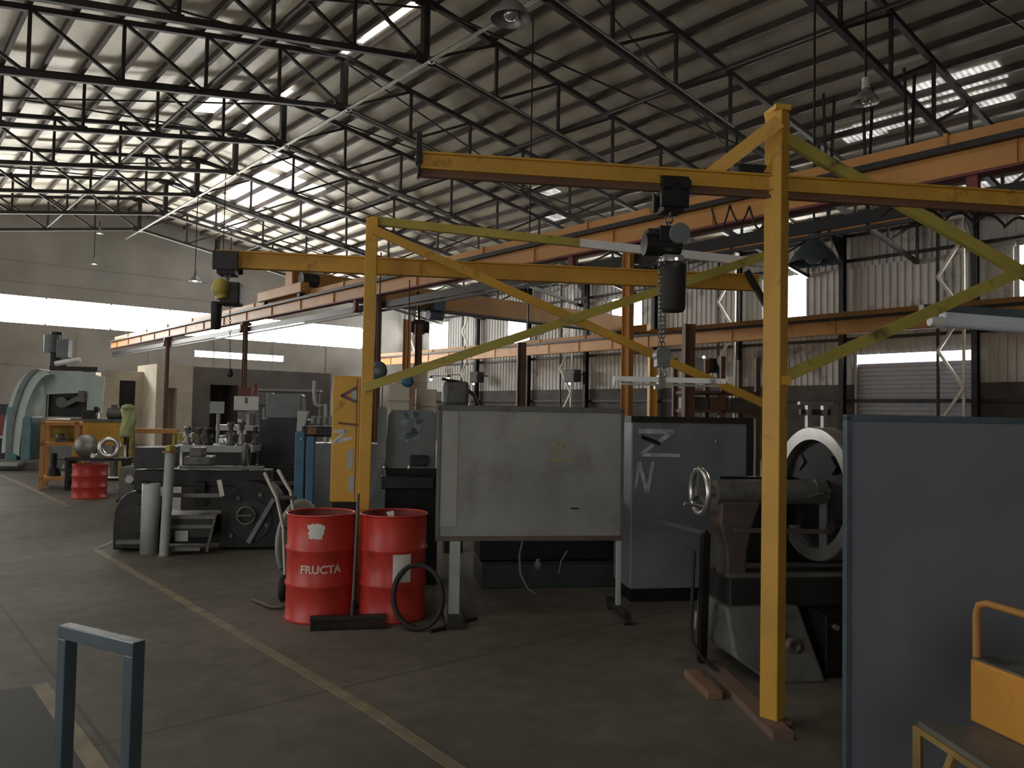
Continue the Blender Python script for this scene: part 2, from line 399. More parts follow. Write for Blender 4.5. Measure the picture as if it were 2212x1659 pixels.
# glowing patches on the roof; those near the right eave imitate reflected windows
def on_roof(u, v):
    r = ray(u, v)
    best = None
    for sg in (-1, 1):                       # z = ZRIDGE + SL*sg*(x-XRIDGE) on the left (sg=1) / right (sg=-1)
        t = (ZRIDGE - SL * sg * XRIDGE - H) / (r.z - SL * sg * r.x)
        p = CAM + r * t
        if t > 0 and ((sg == 1 and p.x <= XRIDGE) or (sg == -1 and p.x >= XRIDGE)): best = p
    return best
for (u, v, wx, wy) in ((580, 395, 1.7, 2.6), (622, 355, 1.5, 1.6), (545, 425, 1.7, 2.4), (470, 228, 1.1, 1.5), (655, 400, 1.5, 1.2), (480, 480, 1.6, 2.6), (740, 595, 1.2, 1.0), (2060, 178, .8, 2.2), (2072, 225, .8, 2.4), (1860, 285, .8, 1.2), (1905, 268, .7, 1.4), (2150, 400, 1.2, 1.6), (1745, 525, 1.2, 1.0), (1600, 505, 1.4, 1.2), (1210, 470, .9, 1.0), (1180, 410, .8, .8), (1330, 545, 1.2, .8)):
    p = on_roof(u, v)
    if p is None: continue
    sg = -1 if p.x > XRIDGE else 1
    vv = []
    for dz in (-.012, -.03):
        for dx, dy in ((-1, -1), (1, -1), (1, 1), (-1, 1)):
            x = p.x + dx * wx / 2; vv.append((x, p.y + dy * wy / 2, ZRIDGE + SL * sg * (x - XRIDGE) + dz))
    struct('window_%d' % k, MB().add(vv, [(0, 1, 2, 3), (4, 7, 6, 5), (0, 4, 5, 1), (1, 5, 6, 2), (2, 6, 7, 3), (3, 7, 4, 0)]), E_eave_reflect if (u > 1100) else E_roof); k += 1  # those with E_eave_reflect stand in for reflections of the wall windows

# unseen glowing sheets added over the left aisle as top light for the floor
for i, (xa, ya) in enumerate(((-3.4, 3), (-.9, 4), (-3.4, 12), (-.9, 13), (-3.4, 21), (-.9, 22), (-3.4, 30), (-.9, 31))):
    vv = []
    for dz in (-.012, -.03):
        for dx, dy in ((0, 0), (1.1, 0), (1.1, 6.0), (0, 6.0)):
            x = xa + dx; vv.append((x, ya + dy, rz_(x) + dz))
    struct('window_%d' % k, MB().add(vv, [(0, 1, 2, 3), (4, 7, 6, 5), (0, 4, 5, 1), (1, 5, 6, 2), (2, 6, 7, 3), (3, 7, 4, 0)]), E_top_fill); k += 1  # added unseen top-light sheet, no real window

# ------------------------------------------------------------------ roof trusses
ORD = ['first', 'second', 'third', 'fourth', 'fifth', 'sixth', 'seventh', 'eighth', 'ninth', 'tenth', 'eleventh', 'twelfth', 'thirteenth', 'fourteenth',
       'fifteenth', 'sixteenth', 'seventeenth', 'eighteenth', 'nineteenth', 'twentieth', 'twenty-first', 'twenty-second', 'twenty-third', 'twenty-fourth', 'twenty-fifth', 'twenty-sixth']
def top(x): return rz_(x) - .26
def bot(x): return rz_(x) - 1.74
t0 = thing('roof_truss', 'x', 'roof truss', (0, 0, 0), 0, 'dark steel roof trusses')
xl, xr = XL + .05, XR - .15
obj('top_chord', MB().bar((xl, 0, top(xl)), (XRIDGE, 0, top(XRIDGE)), .13, .13), M_truss, t0)
obj('top_chord', MB().bar((XRIDGE, 0, top(XRIDGE)), (xr, 0, top(xr)), .13, .13), M_truss, t0)
obj('bottom_chord', MB().bar((xl, 0, bot(xl)), (XRIDGE, 0, bot(XRIDGE)), .13, .13), M_truss, t0)
obj('bottom_chord', MB().bar((XRIDGE, 0, bot(XRIDGE)), (xr, 0, bot(xr)), .13, .13), M_truss, t0)
kp = MB().bar((XRIDGE, 0, top(XRIDGE)), (XRIDGE, 0, bot(XRIDGE) - .03), .17, .17, (0, 1, 0))
kp.box((XRIDGE, 0, bot(XRIDGE)), (.5, .05, .25)); kp.box((XRIDGE, 0, top(XRIDGE) - .06), (.6, .05, .22))
obj('king_post', kp, M_truss, t0)
NP = 8
for s0, s1 in ((XRIDGE, xl), (XRIDGE, xr)):
    mb = MB()
    for i in range(NP):
        xa = s0 + (s1 - s0) * i / NP; xb = s0 + (s1 - s0) * (i + 1) / NP
        mb.bar((xb, 0, top(xb)), (xb, 0, bot(xb)), .075, .075, (0, 1, 0))
        if s1 < s0: mb.bar((xb, 0, top(xb)), (xa, 0, bot(xa)), .075, .075, (0, 1, 0))
        else: mb.bar((xb, 0, top(xb)), (xa, 0, bot(xa)), .075, .075, (0, 1, 0))
        mb.box((xb, 0, bot(xb) + .05), (.22, .03, .16)); 
    obj('lattice_web', mb, M_truss, t0)
TY = [3.6 + 4.13 * i for i in range(0, 10)]
for i, y in enumerate(reversed(TY)):
    lab = 'dark steel lattice roof truss spanning the hall, %s counted from the far end wall' % ORD[i]
    if i == 0: t0.location = (0, y, 0); t0['label'] = lab
    else: dup(t0, (0, y, 0), 0, lab)

# purlins: dark zed sections running the length of the hall
for side, sg in (('left', -1), ('right', 1)):
    x_end = XL if sg < 0 else XR
    nP = 17 if sg < 0 else 20
    for i in range(nP):
        x = XRIDGE + sg * (.30 + i * (abs(x_end - XRIDGE) - .6) / (nP - 1))
        z = rz_(x) - .11
        mb = MB()
        mb.bar((0, 0, 0), (0, YF - YN - .2, 0), .10, .18)
        o = obj('roof_purlin', mb, M_purlin); o.location = (x, YN + .1, z)
        tag(o, 'dark steel purlin under the %s roof slope, %s down from the ridge' % (side, ORD[i]), 'purlin', 'purlins under the %s roof slope' % side)

# roof bracing: crossed rods in the plane of the roof and long tie angles on the bottom chords
for j in range(len(TY) - 1):
    side = 'right' if j % 2 == 0 else 'left'
    xa, xb = (XL + .3, XRIDGE) if side == 'left' else (XRIDGE, XR - .4)
    t = thing('cross_brace', 'crossed bracing rods under the %s roof slope, %s bay from the end wall' % (side, ORD[len(TY) - 2 - j]), 'bracing', ((xa + xb) / 2, (TY[j] + TY[j + 1]) / 2, top(xa)), 0, 'crossed roof bracing rods')
    for ya, yb in ((TY[j], TY[j + 1]), (TY[j + 1], TY[j])):
        dz = .08 if ya < yb else .14
        i_ = .1 if ya < yb else -.1
        obj('rod', MB().tube([Vector((xa, ya + i_, top(xa) - dz)), Vector((xb, yb - i_, top(xb) - dz))], .028, 6), M_truss, t, world=True)
for x, lab in ((XL + 3.9, 'outer of two on the left slope'), (XRIDGE - 3.9, 'inner of two on the left slope'), (XRIDGE + 4.5, 'inner of two on the right slope'), (XRIDGE + 11.3, 'outer of two on the right slope')):
    o = obj('roof_tie', MB().bar((0, 0, 0), (0, TY[-1] - TY[0], 0), .06, .06), M_truss); o.location = (x, TY[0], bot(x) + .08)
    tag(o, 'long dark steel tie along the truss bottoms, %s' % lab, 'tie', 'long ties between the roof trusses')
def rod(name, label, pts, r, m_, cat, group=None): return solo(name, label, cat, MB().tube(pts, r, 6), m_, group)
BR = [(5, 9, 'over the seventh bay'), ]
# right-hand wall framing: girts, columns and pale lattice columns
for i, z in enumerate((2.4, 4.7, 5.6, 7.65, 8.6)):
    o = obj('wall_girt', MB().bar((0, 0, 0), (0, YF - YN - .3, 0), .12, .11), M_dark); o.location = (XR - .11, YN + .1, z)
    tag(o, 'dark horizontal rail on the right wall cladding, %s up from the floor' % ORD[i], 'rail', 'rails on the right wall')
CYS = [5.6, 9.95, 14.5, 19.0, 23.5, 27.9, 32.3, 36.9]
for i, y in enumerate(CYS):
    mb = MB().ibeam((0, 0, 0), (0, 0, ZE - .3), .26, .18, .02, .02, (1, 0, 0))
    mb.prism([(0, 0), (-.9, 0), (0, -.9)], (-.1, -.01, ZE - .45), (1, 0, 0), (0, 0, 1), (0, 1, 0), .02)
    o = obj('wall_column', mb, M_dark); o.location = (XR - .32, y, 0)
    tag(o, 'dark steel column against the right wall, %s from the near end' % ORD[i], 'column', 'dark columns along the right wall')
tl = thing('lattice_column', 'x', 'column', (0, 0, 0), 0, 'pale lattice columns along the right wall')
for sgn in (-1, 1):
    obj('chord', MB().bar((0, sgn * .4, 0), (0, sgn * .4, ZE - .5), .08, .08, (1, 0, 0)), M_dark if sgn > 0 else M_pale, tl)
mb = MB(); z = .3; s_ = 1
while z < ZE - 1.2:
    mb.bar((-.02, -.4 * s_, z), (-.02, .4 * s_, z + 1.25), .09, .09, (1, 0, 0)); z += 1.25; s_ = -s_
obj('lattice_web', mb, M_pale, tl)
obj('cap_plate', MB().box((0, 0, ZE - .5), (.3, 1.0, .12)), M_pale, tl)
for i, y in enumerate((10.55, 19.3, 28.9, 37.4, 43.2)):
    lab = 'pale zigzag lattice column by the right wall, %s from the near end' % ORD[i]
    if i == 0: tl.location = (XR - .75, y, 0); tl['label'] = lab
    else: dup(tl, (XR - .75, y, 0), 0, lab)

# ------------------------------------------------------------------ yellow floor lines and dark bay
def strip(mb, p, q, w, z=.004):
    p, q = Vector((p.x, p.y, 0)), Vector((q.x, q.y, 0)); t = (q - p).normalized(); s2 = Vector((-t.y, t.x, 0)) * w / 2
    zz = Vector((0, 0, z)); mb.add([p + s2, p - s2, q - s2, q + s2, p + s2 + zz, p - s2 + zz, q - s2 + zz, q + s2 + zz], [(4, 5, 6, 7), (0, 1, 5, 4), (1, 2, 6, 5), (2, 3, 7, 6), (3, 0, 4, 7)])
mb = MB()
for a, b in (((205, 1187), (420, 1313)), ((420, 1313), (800, 1535)), ((800, 1535), (985, 1659)), ((985, 1659), (1100, 1740))): strip(mb, PZ(*a, 0), PZ(*b, 0), .075)
strip(mb, PZ(205, 1187, 0), PZ(262, 1163, 0), .075)
struct('trim_2', mb, M_line)
mb = MB(); strip(mb, PZ(85, 1478, 0), PZ(215, 1665, 0), .085); strip(mb, PZ(215, 1665, 0), PZ(300, 1790, 0), .085)
struct('trim_3', mb, M_line)
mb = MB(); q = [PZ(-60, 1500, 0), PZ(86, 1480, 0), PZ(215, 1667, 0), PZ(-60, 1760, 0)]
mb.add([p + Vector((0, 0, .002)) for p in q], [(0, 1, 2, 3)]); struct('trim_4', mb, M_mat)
mb = MB(); strip(mb, PZ(-20, 1018, 0), PZ(60, 1052, 0), .1); strip(mb, PZ(60, 1052, 0), PZ(150, 1095, 0), .1); struct('trim_5', mb, M_line)

# ------------------------------------------------------------------ office block and far partitions
yo = 36.5
a, b = PY(333, 960, yo).x, PY(412, 960, yo).x
h1 = PY(370, 787, yo).z
dx0, dx1, dzt = PY(352, 900, yo).x, PY(381, 900, yo).x, PY(366, 838, yo).z
mb = MB()
mb.bx(a, dx0, yo, yo + 3, 0, h1); mb.bx(dx1, b, yo, yo + 3, 0, h1); mb.bx(dx0, dx1, yo, yo + 3, dzt, h1); mb.bx(dx0, dx1, yo + .8, yo + 3, 0, dzt)
struct('wall_office', mb, M_office)
c = PY(705, 900, yo + 1).x
mb = MB(); h2 = PY(560, 800, yo + 1).z
q0, q1 = PY(447, 870, yo + 1).x, PY(507, 870, yo + 1).x; qz = PY(480, 832, yo + 1).z
mb.bx(b, q0, yo + .6, yo + 3, 0, h2); mb.bx(q1, c, yo + .6, yo + 3, 0, h2); mb.bx(q0, q1, yo + .6, yo + 3, qz, h2); mb.bx(q0, q1, yo + 2.6, yo + 3, 0, qz)
struct('wall_store', mb, M_office_dark)
a0 = PY(215, 900, yo + 2).x
mb = MB(); dd0, dd1, ddz = PY(256, 900, yo + 2).x, PY(291, 900, yo + 2).x, PY(270, 822, yo + 2).z
mb.bx(a0, dd0, yo + 2, yo + 3, 0, 3.3); mb.bx(dd1, a, yo + 2, yo + 3, 0, 3.3); mb.bx(dd0, dd1, yo + 2, yo + 3, ddz, 3.3)
struct('wall_workshop', mb, M_office)
struct('door_2', MB().bx(dd0, dd1, yo + 2.1, yo + 2.16, 0, ddz), M_dark)

# ------------------------------------------------------------------ light
w = bpy.data.worlds.new('sky'); sc.world = w; w.use_nodes = True
w.node_tree.nodes['Background'].inputs['Color'].default_value = (.85, .92, 1.0, 1)
w.node_tree.nodes['Background'].inputs['Strength'].default_value = .1
def area(name, loc, rot, sx, sy, power, col=(1, .97, .92)):
    ld = bpy.data.lights.new(name, 'AREA'); ld.shape = 'RECTANGLE'; ld.size = sx; ld.size_y = sy; ld.energy = power; ld.color = col
    o = bpy.data.objects.new(name, ld); COL.objects.link(o); o.location = loc; o.rotation_euler = rot; return o
# daylight through the open doors in the left wall
for (y0, y1), pw in zip(DL, (150, 160, 120)):
    area('door_daylight', (XL - .1, (y0 + y1) / 2, DZ / 2), (0, -PI / 2, 0), DZ, y1 - y0, pw)
# ------------------------------------------------------------------ overhead crane: runways, bridge, end carriage
def runway(X, zb, y0, y1, label, brackets, cond, h=.36):
    t = thing('crane_runway', label, 'crane runway', (X, y0, zb), 0)
    L = y1 - y0
    mb = MB().bar((0, 0, h / 2), (0, L, h / 2), .03, h - .06)
    for i in range(int(L / 2)): mb.box((-.02, 1 + i * 2, h / 2), (.05, .012, h - .06))
    obj('web', mb, M_orange, t)
    obj('bottom_flange', MB().bar((0, 0, .017), (0, L, .017), .22, .034), M_redox if cond else M_orange_dull, t)
    obj('top_flange', MB().bar((0, 0, h - .017), (0, L, h - .017), .24, .034), M_dark, t)
    obj('rail', MB().bar((0, 0, h + .035), (0, L, h + .035), .06, .07), M_dark, t)
    k0, k1 = h + .08, h + .25
    mb = MB().bar((.16, 0, (k0 + k1) / 2), (.16, L, (k0 + k1) / 2), .02, k1 - k0)
    for i in range(int(L / 3)): mb.box((.14, .8 + i * 3, (k1 + h) / 2), (.04, .05, k1 - h + .04))
    obj('kick_plate', mb, M_orange if cond else M_orange_dull, t)
    if cond:
        for zz in (-.22, -.36):
            obj('conductor_rail', MB().bar((.08, 0, zz), (.08, L, zz), .05, .05 if zz < -.3 else .16), M_dark if zz < -.3 else M_black, t)
        for y in brackets:
            br = obj('bracket', MB().box((-.02, y - y0, -.13), (.1, .12, .27)), M_redox, t)
            obj('bracket_foot', MB().box((.02, y - y0, -.29), (.22, .08, .05)), M_redox, br)
    return t
X1, ZR = 9.8, 4.50
BRK = [PX(u, 600, X1).y for u in (2105, 1237, 772, 527, 362)]
runway(X1, ZR, -6.0, 42.2, 'long orange crane runway beam with dark rail crossing above the machines from the upper right', BRK, True)
runway(25.0, 4.50, -6.0, 43.0, 'orange crane runway beam along the right wall below the daylight windows', [], False, .5)
cols = [(1356, M_orange), (816, M_brown), (531, M_brown), (364, M_brown)]
LBL = ['yellow steel column carrying the runway, rising behind the grey screen', 'brown steel column under the runway just right of the left yellow post',
       'red-brown steel column under the runway before the end daylight strip', 'farthest red-brown column under the runway, near its end']
for (u, m_), lb in zip(cols, LBL):
    y = PX(u, 700, X1).y
    mb = MB().ibeam((0, 0, 0), (0, 0, ZR - .0), .16, .12, .015, .012, (0, 1, 0)); mb.box((0, 0, .01), (.35, .35, .02)); mb.box((0, 0, ZR - .06), (.3, .22, .1))
    o = obj('runway_column', mb, m_); o.location = (X1, y, 0); tag(o, lb, 'column', 'columns under the crane runway')

YB = 22.4; zt = ZR + .45
t = thing('bridge_crane', 'orange overhead crane bridge spanning from the middle runway towards the right wall', 'crane', (X1, YB, zt))
ecz = .1
obj('end_carriage', MB().bar((0, -1.6, ecz + .12), (0, 1.5, ecz + .12), .26, .3), M_orange, t, bevel=.02)
obj('end_carriage', MB().bar((25.0 - X1, -1.4, ecz + .25), (25.0 - X1, 1.4, ecz + .25), .26, .3), M_orange, t, bevel=.02)
for yy in (-1.3, 1.2): obj('wheel', MB().cyl((-.06, yy, .1), (.06, yy, .1), .12, None, 16), M_dark, t)
obj('girder', MB().bar((.12, -.2, .56), (25.0 - X1, -.2, .56), .35, .66), M_orange_dull, t, bevel=.02)
obj('girder_flange', MB().bar((.12, -.2, .2), (25.0 - X1, -.2, .2), .46, .05), M_dark, t)
obj('end_plate', MB().prism([(-.25, 0), (.25, 0), (.16, 1.0), (-.16, 1.0)], (-.05, -.6, .3), (0, 1, 0), (0, 0, 1), (1, 0, 0), .05), M_orange, t)
obj('drive_motor', MB().cyl((.05, -1.2, .5), (.55, -1.2, .5), .2), M_dark, t)
p = PY(928, 640, YB) - Vector((X1, YB, zt))
mb = MB().box((p.x, -.45, .45), (.5, .4, .6)); mb.cyl((p.x - .35, -.45, .0), (p.x + .2, -.45, .0), .16)
obj('trolley_hoist', mb, M_bluegrey, t, bevel=.02)

# ------------------------------------------------------------------ cantilever lifting frames in the foreground
def wpost(u, v, d): q = P(u, v, d); return Vector((q.x, q.y, 0))
pA = wpost(1671, 1000, 4.38)
t = thing('jib_crane', 'yellow post and lifting beam in front of the lathe, nearest of the two lifting frames', 'jib crane', pA, ANG)
zA = P(1688, 228, 4.35).z
topA = Vector((.045, 0, 0))
obj('post', MB().bar((0, 0, .02), (.012, 0, zA), .102, .102, (math.cos(.66), math.sin(.66), 0)), M_yel, t, bevel=.005)
obj('post_cap', MB().box((.012, 0, zA + .01), (.09, .14, .03)), M_yel, t)
JIB = t
obj('base_plate', MB().box((0, .0, .03), (.15, .15, .02)), M_pink, t)
q0, q1 = P(905, 347, 4.12), P(2330, 446, 4.62)
zz = (q0.z + q1.z) / 2
q0 = Vector((q0.x, q0.y, zz + .02)); q1 = Vector((q1.x, q1.y, zz))
sh = N * .05
obj('lifting_beam', MB().ibeam(q0 + sh + Vector((0, 0, .015)), q1 + sh + Vector((0, 0, .015)), .092, .055, .01, .012), M_yel, t, world=True)
obj('festoon_track', MB().bar(q0 + sh + Vector((0, 0, -.062)), q1 + sh + Vector((0, 0, -.062)), .03, .018).bar(q0 + sh + Vector((0, 0, -.042)), q1 + sh + Vector((0, 0, -.042)), .012, .022), M_brown, t, world=True)
obj('end_stop', MB().box(q0 + sh + Vector((0, 0, .08)), (.03, .08, .16), ANG).box(q0 + sh, (.012, .09, .14), ANG), M_dark, t, world=True)
obj('tie_brace', MB().bar(P(1683, 262, 4.34), P(1535, 376, 4.45), .075, .06, N), M_yel, t, world=True)
obj('gusset', MB().prism([(0, 0), (.1, 0), (.1, .16)], P(1650, 372, 4.40), S, Vector((0, 0, 1)), N, .012), M_yel, t, world=True)
obj('beam_clamp', MB().box(P(1618, 370, 4.45), (.16, .1, .05), ANG), M_dark, t, world=True)
pB = pA + S * 2.95
obj('far_post', MB().bar(pB, pB + Vector((0, 0, zA)), .078, .13, N), M_yel, t, world=True)
def at(pt, z): return Vector((pt.x, pt.y, z))
obj('diagonal_brace', MB().bar(at(pA + S * .03, 3.28), at(pB, 1.92), .066, .04, N), M_yel_old, t, world=True)
obj('diagonal_brace', MB().bar(at(pA + S * .03, 1.90), at(pB, 3.20), .062, .04, N), M_yel_old, t, world=True)
obj('brace_lug', MB().box(P(1694, 822, 4.36), (.06, .05, .05), ANG), M_yel, t, world=True)

c0 = wpost(789, 900, 6.92); c1 = wpost(1668, 800, 7.52)
t = thing('jib_crane', 'yellow post and lifting beam with crossed braces behind the red drums, farther lifting frame', 'jib crane', c0, ANG)
zB = P(803, 466, 6.9).z
obj('post', MB().bar(c0 + Vector((0, 0, 0)), c0 + S * .02 + Vector((0, 0, zB)), .105, .105, N), M_yel, t, world=True, bevel=.006)
obj('post', MB().bar(c1, at(c1, zB - .25), .105, .105, N), M_yel, t, world=True, bevel=.006)
mid = c0.lerp(c1, .5); zC = P(1655, 563, 7.5).z
obj('top_rail', MB().bar(at(c0, zB - .02), at(mid, (zB + zC) / 2 - .02), .05, .075), M_yel_old, t, world=True)
obj('top_rail', MB().bar(at(mid, (zB + zC) / 2 - .02), at(c1, zC - .02), .05, .075), M_white, t, world=True, label='end of the top rail with window reflection painted pale')  # pale colour stands in for the windows' grazing reflection on the rail
obj('diagonal_brace', MB().bar(P(808, 497, 6.88), P(1668, 880, 7.5), .075, .04, N), M_yel, t, world=True)
obj('diagonal_brace', MB().bar(P(785, 838, 6.86), P(1665, 548, 7.48), .078, .04, N), M_yel_old, t, world=True)
b0, b1 = P(466, 556, 6.98), P(1645, 610, 7.62); zb = (b0.z + b1.z) / 2
sh = N * .06
b0 = at(b0, b0.z * .8 + zb * .2) + sh; b1 = at(b1, b1.z * .8 + zb * .2) + sh
obj('lifting_beam', MB().ibeam(b0, b1, .155, .09, .014, .012), M_yel, t, world=True)
obj('end_stop', MB().box(b0 + Vector((0, 0, .07)), (.03, .09, .2), ANG), M_dark, t, world=True)
obj('knee_brace', MB().bar(P(1612, 585, 7.6), P(1660, 668, 7.6), .05, .05, N), M_dark, t, world=True)
obj('base_plate', MB().box(at(c0, .012), (.3, .3, .024), ANG), M_dark, t, world=True)

# floor channel and timber at the near post
def slab(mb, pts, z0, z1):
    n = len(pts); vv = [Vector((p.x, p.y, z0)) for p in pts] + [Vector((p.x, p.y, z1)) for p in pts]
    mb.add(vv, [tuple(range(n))[::-1], tuple(range(n, 2 * n))] + [(k, (k + 1) % n, n + (k + 1) % n, n + k) for k in range(n)]); return mb
a, b = PZ(1545, 1455, 0), PZ(1692, 1600, 0)
tt = (b - a).normalized(); sd = Vector((-tt.y, tt.x, 0))
obj('floor_channel', MB().bar(at(a, .022), at(b, .022), .11, .044), M_pink, JIB, world=True)
solo('timber_block', 'short brown timber lying on the floor left of the yellow post', 'timber', MB().bar(at(PZ(1492, 1462, 0), .025), at(PZ(1545, 1512, 0), .025), .09, .05), M_wood, bevel=.004)
solo('steel_offcut', 'small dark steel offcut on the floor by the timber block', 'offcut', MB().box(at(PZ(1556, 1506, 0), .02), (.09, .05, .04), .3), M_brown, bevel=.004)

# ------------------------------------------------------------------ hoists
def links(mb, p, q, n, r):
    p, q = Vector(p), Vector(q); d = (q - p) / n
    for i in range(n):
        a = p + d * i; ax = S if i % 2 else N
        pts = [a + d * (.5 + .62 * math.cos(2 * PI * k / 10)) + ax * (r * 1.6 * math.sin(2 * PI * k / 10)) for k in range(10)]
        mb.tube(pts, r * .45, 5, closed=True)
    return mb
hd = 4.36
ho = P(1450, 420, hd)
t = thing('chain_hoist', 'black electric chain hoist with hanging chain bag on the near yellow beam', 'hoist', P(1450, 420, hd), ANG)
mb = MB().box((0, -.055, 0), (.16, .03, .17)).box((0, .075, 0), (.16, .03, .17)).box((0, .01, -.085), (.12, .12, .04))
for sx in (-.05, .05): mb.cyl((sx, -.1, .04), (sx, -.05, .04), .03, None, 12)
TR = obj('trolley', mb, M_black, t, bevel=.006)
for sx in (-.045, .045): obj('trolley_wheel', MB().cyl((sx, -.045, .03), (sx, .065, .03), .032, None, 14), M_steel, TR)
mb = MB(); links(mb, P(1446, 452, hd), P(1443, 496, hd), 3, .014); obj('suspension_link', mb, M_chain, t, world=True)
mb = MB(); hz = P(1440, 530, hd)
mb.cyl(hz - S * .13 + N * .0, hz + S * .07, .062, None, 18); mb.box(hz + S * .0 + Vector((0, 0, .05)), (.12, .13, .09), ANG)
obj('hoist_body', mb, M_black, t, world=True, bevel=.004)
obj('motor', MB().cyl(P(1458, 510, hd) - N * .09, P(1458, 510, hd) + N * .1, .055, None, 18), M_slate, t, world=True)
obj('control_box', MB().box(P(1412, 512, hd), (.09, .08, .08), ANG), M_dark, t, world=True, bevel=.006)
p, q = P(1455, 572, hd), P(1456, 668, hd)
prof = [(.0, 0), (.068, .0), (.072, .02), (.066, .245), (.055, .262), (.0, .262)]
CB = obj('chain_bag', MB().rev([(r, -z) for r, z in prof], p, (0, 0, 1), 20), M_rubber, t, world=True)
obj('bag_strap', MB().box(P(1450, 560, hd), (.11, .09, .035), ANG), M_steel, CB, world=True)
obj('status_light', MB().ball(P(1461, 559, hd - .09), .008), E_spot, t, world=True, label='small bright indicator on the hoist')
mb = MB(); links(mb, P(1436, 548, hd), P(1432, 748, hd), 22, .007); obj('chain', mb, M_chain, t, world=True)
mb = MB(); links(mb, P(1424, 548, hd), P(1426, 748, hd), 22, .007); obj('chain', mb, M_chain, t, world=True)
hb = P(1430, 768, hd)
HB = obj('hook_block', MB().cyl(hb - N * .035, hb + N * .035, .044, None, 18).box(hb + Vector((0, 0, -.03)), (.075, .06, .07), ANG), M_slate, t, world=True, bevel=.004)
mb = MB(); hc = P(1431, 800, hd)
mb.tube([hc + Vector((0, 0, .03)), hc, hc - Vector((0, 0, .02)) + S * .022, hc - Vector((0, 0, .05)) + S * .01, hc - Vector((0, 0, .052)) - S * .012, hc - Vector((0, 0, .035)) - S * .025], .009, 8)
obj('hook', mb, M_steel, HB, world=True)

sp0, sp1 = P(1326, 818, hd), P(1567, 824, hd)
t = thing('spreader_bar', 'white lifting spreader bar hanging from the black chain hoist', 'spreader bar', P(1430, 822, hd), ANG)
obj('bar', MB().bar(sp0, sp1, .03, .03), M_white, t, world=True, bevel=.003)
obj('lower_bar', MB().bar(P(1340, 829, hd), P(1552, 834, hd), .012, .012), M_steel, t, world=True)
obj('end_hook', MB().bar(P(1327, 818, hd), P(1327, 833, hd), .012, .012), M_white, t, world=True)
obj('clamp', MB().box(P(1427, 823, hd), (.035, .05, .06), ANG).box(P(1421, 836, hd), (.04, .03, .025), ANG), M_steel, t, world=True)

hd2 = 6.98
t = thing('chain_hoist', 'chain hoist with yellow motor hanging at the left tip of the farther yellow beam', 'hoist', P(490, 565, hd2), ANG)
mb = MB().box((0, -.06, .0), (.22, .03, .17)).box((0, .17, .0), (.22, .03, .17)).box((0, .06, -.09), (.16, .2, .05))
obj('trolley', mb, M_dark, t, bevel=.008)
obj('hoist_body', MB().box(P(500, 636, hd2), (.18, .2, .2), ANG), M_dark, t, world=True, bevel=.02)
obj('motor', MB().ball(P(476, 622, hd2 - .1), .075, (1, 1, 1.15), 18, 10).cyl(P(476, 622, hd2 - .1), P(480, 645, hd2 - .1), .055, .05), M_yel_old, t, world=True)
mb = MB(); links(mb, P(492, 582, hd2), P(492, 612, hd2), 3, .014); obj('suspension_link', mb, M_chain, t, world=True)
obj('chain_bag', MB().rev([(0, 0), (.045, 0), (.048, -.02), (.042, -.24), (0, -.25)], P(468, 652, hd2), (0, 0, 1), 16), M_rubber, t, world=True)
mb = MB(); links(mb, P(497, 660, hd2), P(497, 800, hd2), 24, .006); obj('chain', mb, M_chain, t, world=True)
obj('hook_block', MB().ball(P(497, 806, hd2), .03, (1, 1, 1.3)), M_dark, t, world=True)

# festoon cable loops on the near beam
mb = MB(); pts = []
for i in range(4):
    u0, u1 = 1535 + i * 42, 1577 + i * 42
    for k in range(9):
        f = k / 8; pts.append(P(u0 + (u1 - u0) * f, 442 + i * 3 + 52 * math.sin(PI * f) * (1, .7, .9, .6)[i], 4.52))
solo('festoon_cable', 'thin cable looping under the near yellow beam left of the post', 'cable', MB().tube(pts, .006, 6), M_dark)
pts = []
for i in range(5):
    u0, u1 = 1905 + i * 66, 1971 + i * 66
    for k in range(9):
        f = k / 8; pts.append(P(u0 + (u1 - u0) * f, 468 + i * 6 - 22 * math.sin(PI * f), 4.75))
solo('festoon_cable', 'looped cable over the beam at the right, above the crossed braces', 'cable', MB().tube(pts, .008, 6), M_dark)

# ------------------------------------------------------------------ lamps
def highbay(name, label, p, r, lit=False, glass=False, drop=1.2, body=None):
    t = thing(name, label, 'lamp', p)
    b = body or M_lampgrey
    sh_ = obj('shade', MB().rev([(r, 0), (r * .98, .03 * r / .25), (r * .78, .45 * r), (r * .5, .78 * r), (r * .3, .95 * r), (r * .26, 1.1 * r), (0.001, 1.1 * r)], (0, 0, 0), (0, 0, 1), 28), M_lampglass if glass else b, t)
    obj('ballast', MB().cyl((0, 0, 1.1 * r), (0, 0, 1.9 * r), .3 * r, .27 * r, 16), M_white if glass else b, t)
    obj('hanger', MB().cyl((0, 0, 1.9 * r), (0, 0, 1.9 * r + drop), .02, None, 8), M_dark, t)
    obj('bulb', MB().ball((0, 0, .28 * r), .42 * r, (1, 1, .8)), E_lamp if lit else M_lampglass, sh_)
    return t
highbay('highbay_lamp', 'grey bell-shaped highbay lamp hanging at the very top of the view', P(1103, 42, 10.6), .27, drop=1.0)
highbay('highbay_lamp', 'glass highbay lamp with white ballast box under the right roof slope', P(1870, 222, 15.0), .25, glass=True, drop=1.5)
highbay('highbay_lamp', 'large dark grey bell lamp hanging right of the near yellow post', P(1758, 568, 13.5), .40, body=M_bluegrey, drop=4.4)
lit = [(421, 608, 33), (481, 584, 30), (215, 505, 37), (130, 563, 39), (203, 571, 39)]
LL = ['lit highbay lamp in front of the far daylight strip, left of the chain hoist', 'lit highbay lamp seen just under the far chain hoist trolley', 'lit highbay lamp high in the far gable',
      'small lit highbay lamp on the left of the far wall', 'small lit highbay lamp on the far wall above the daylight strip']
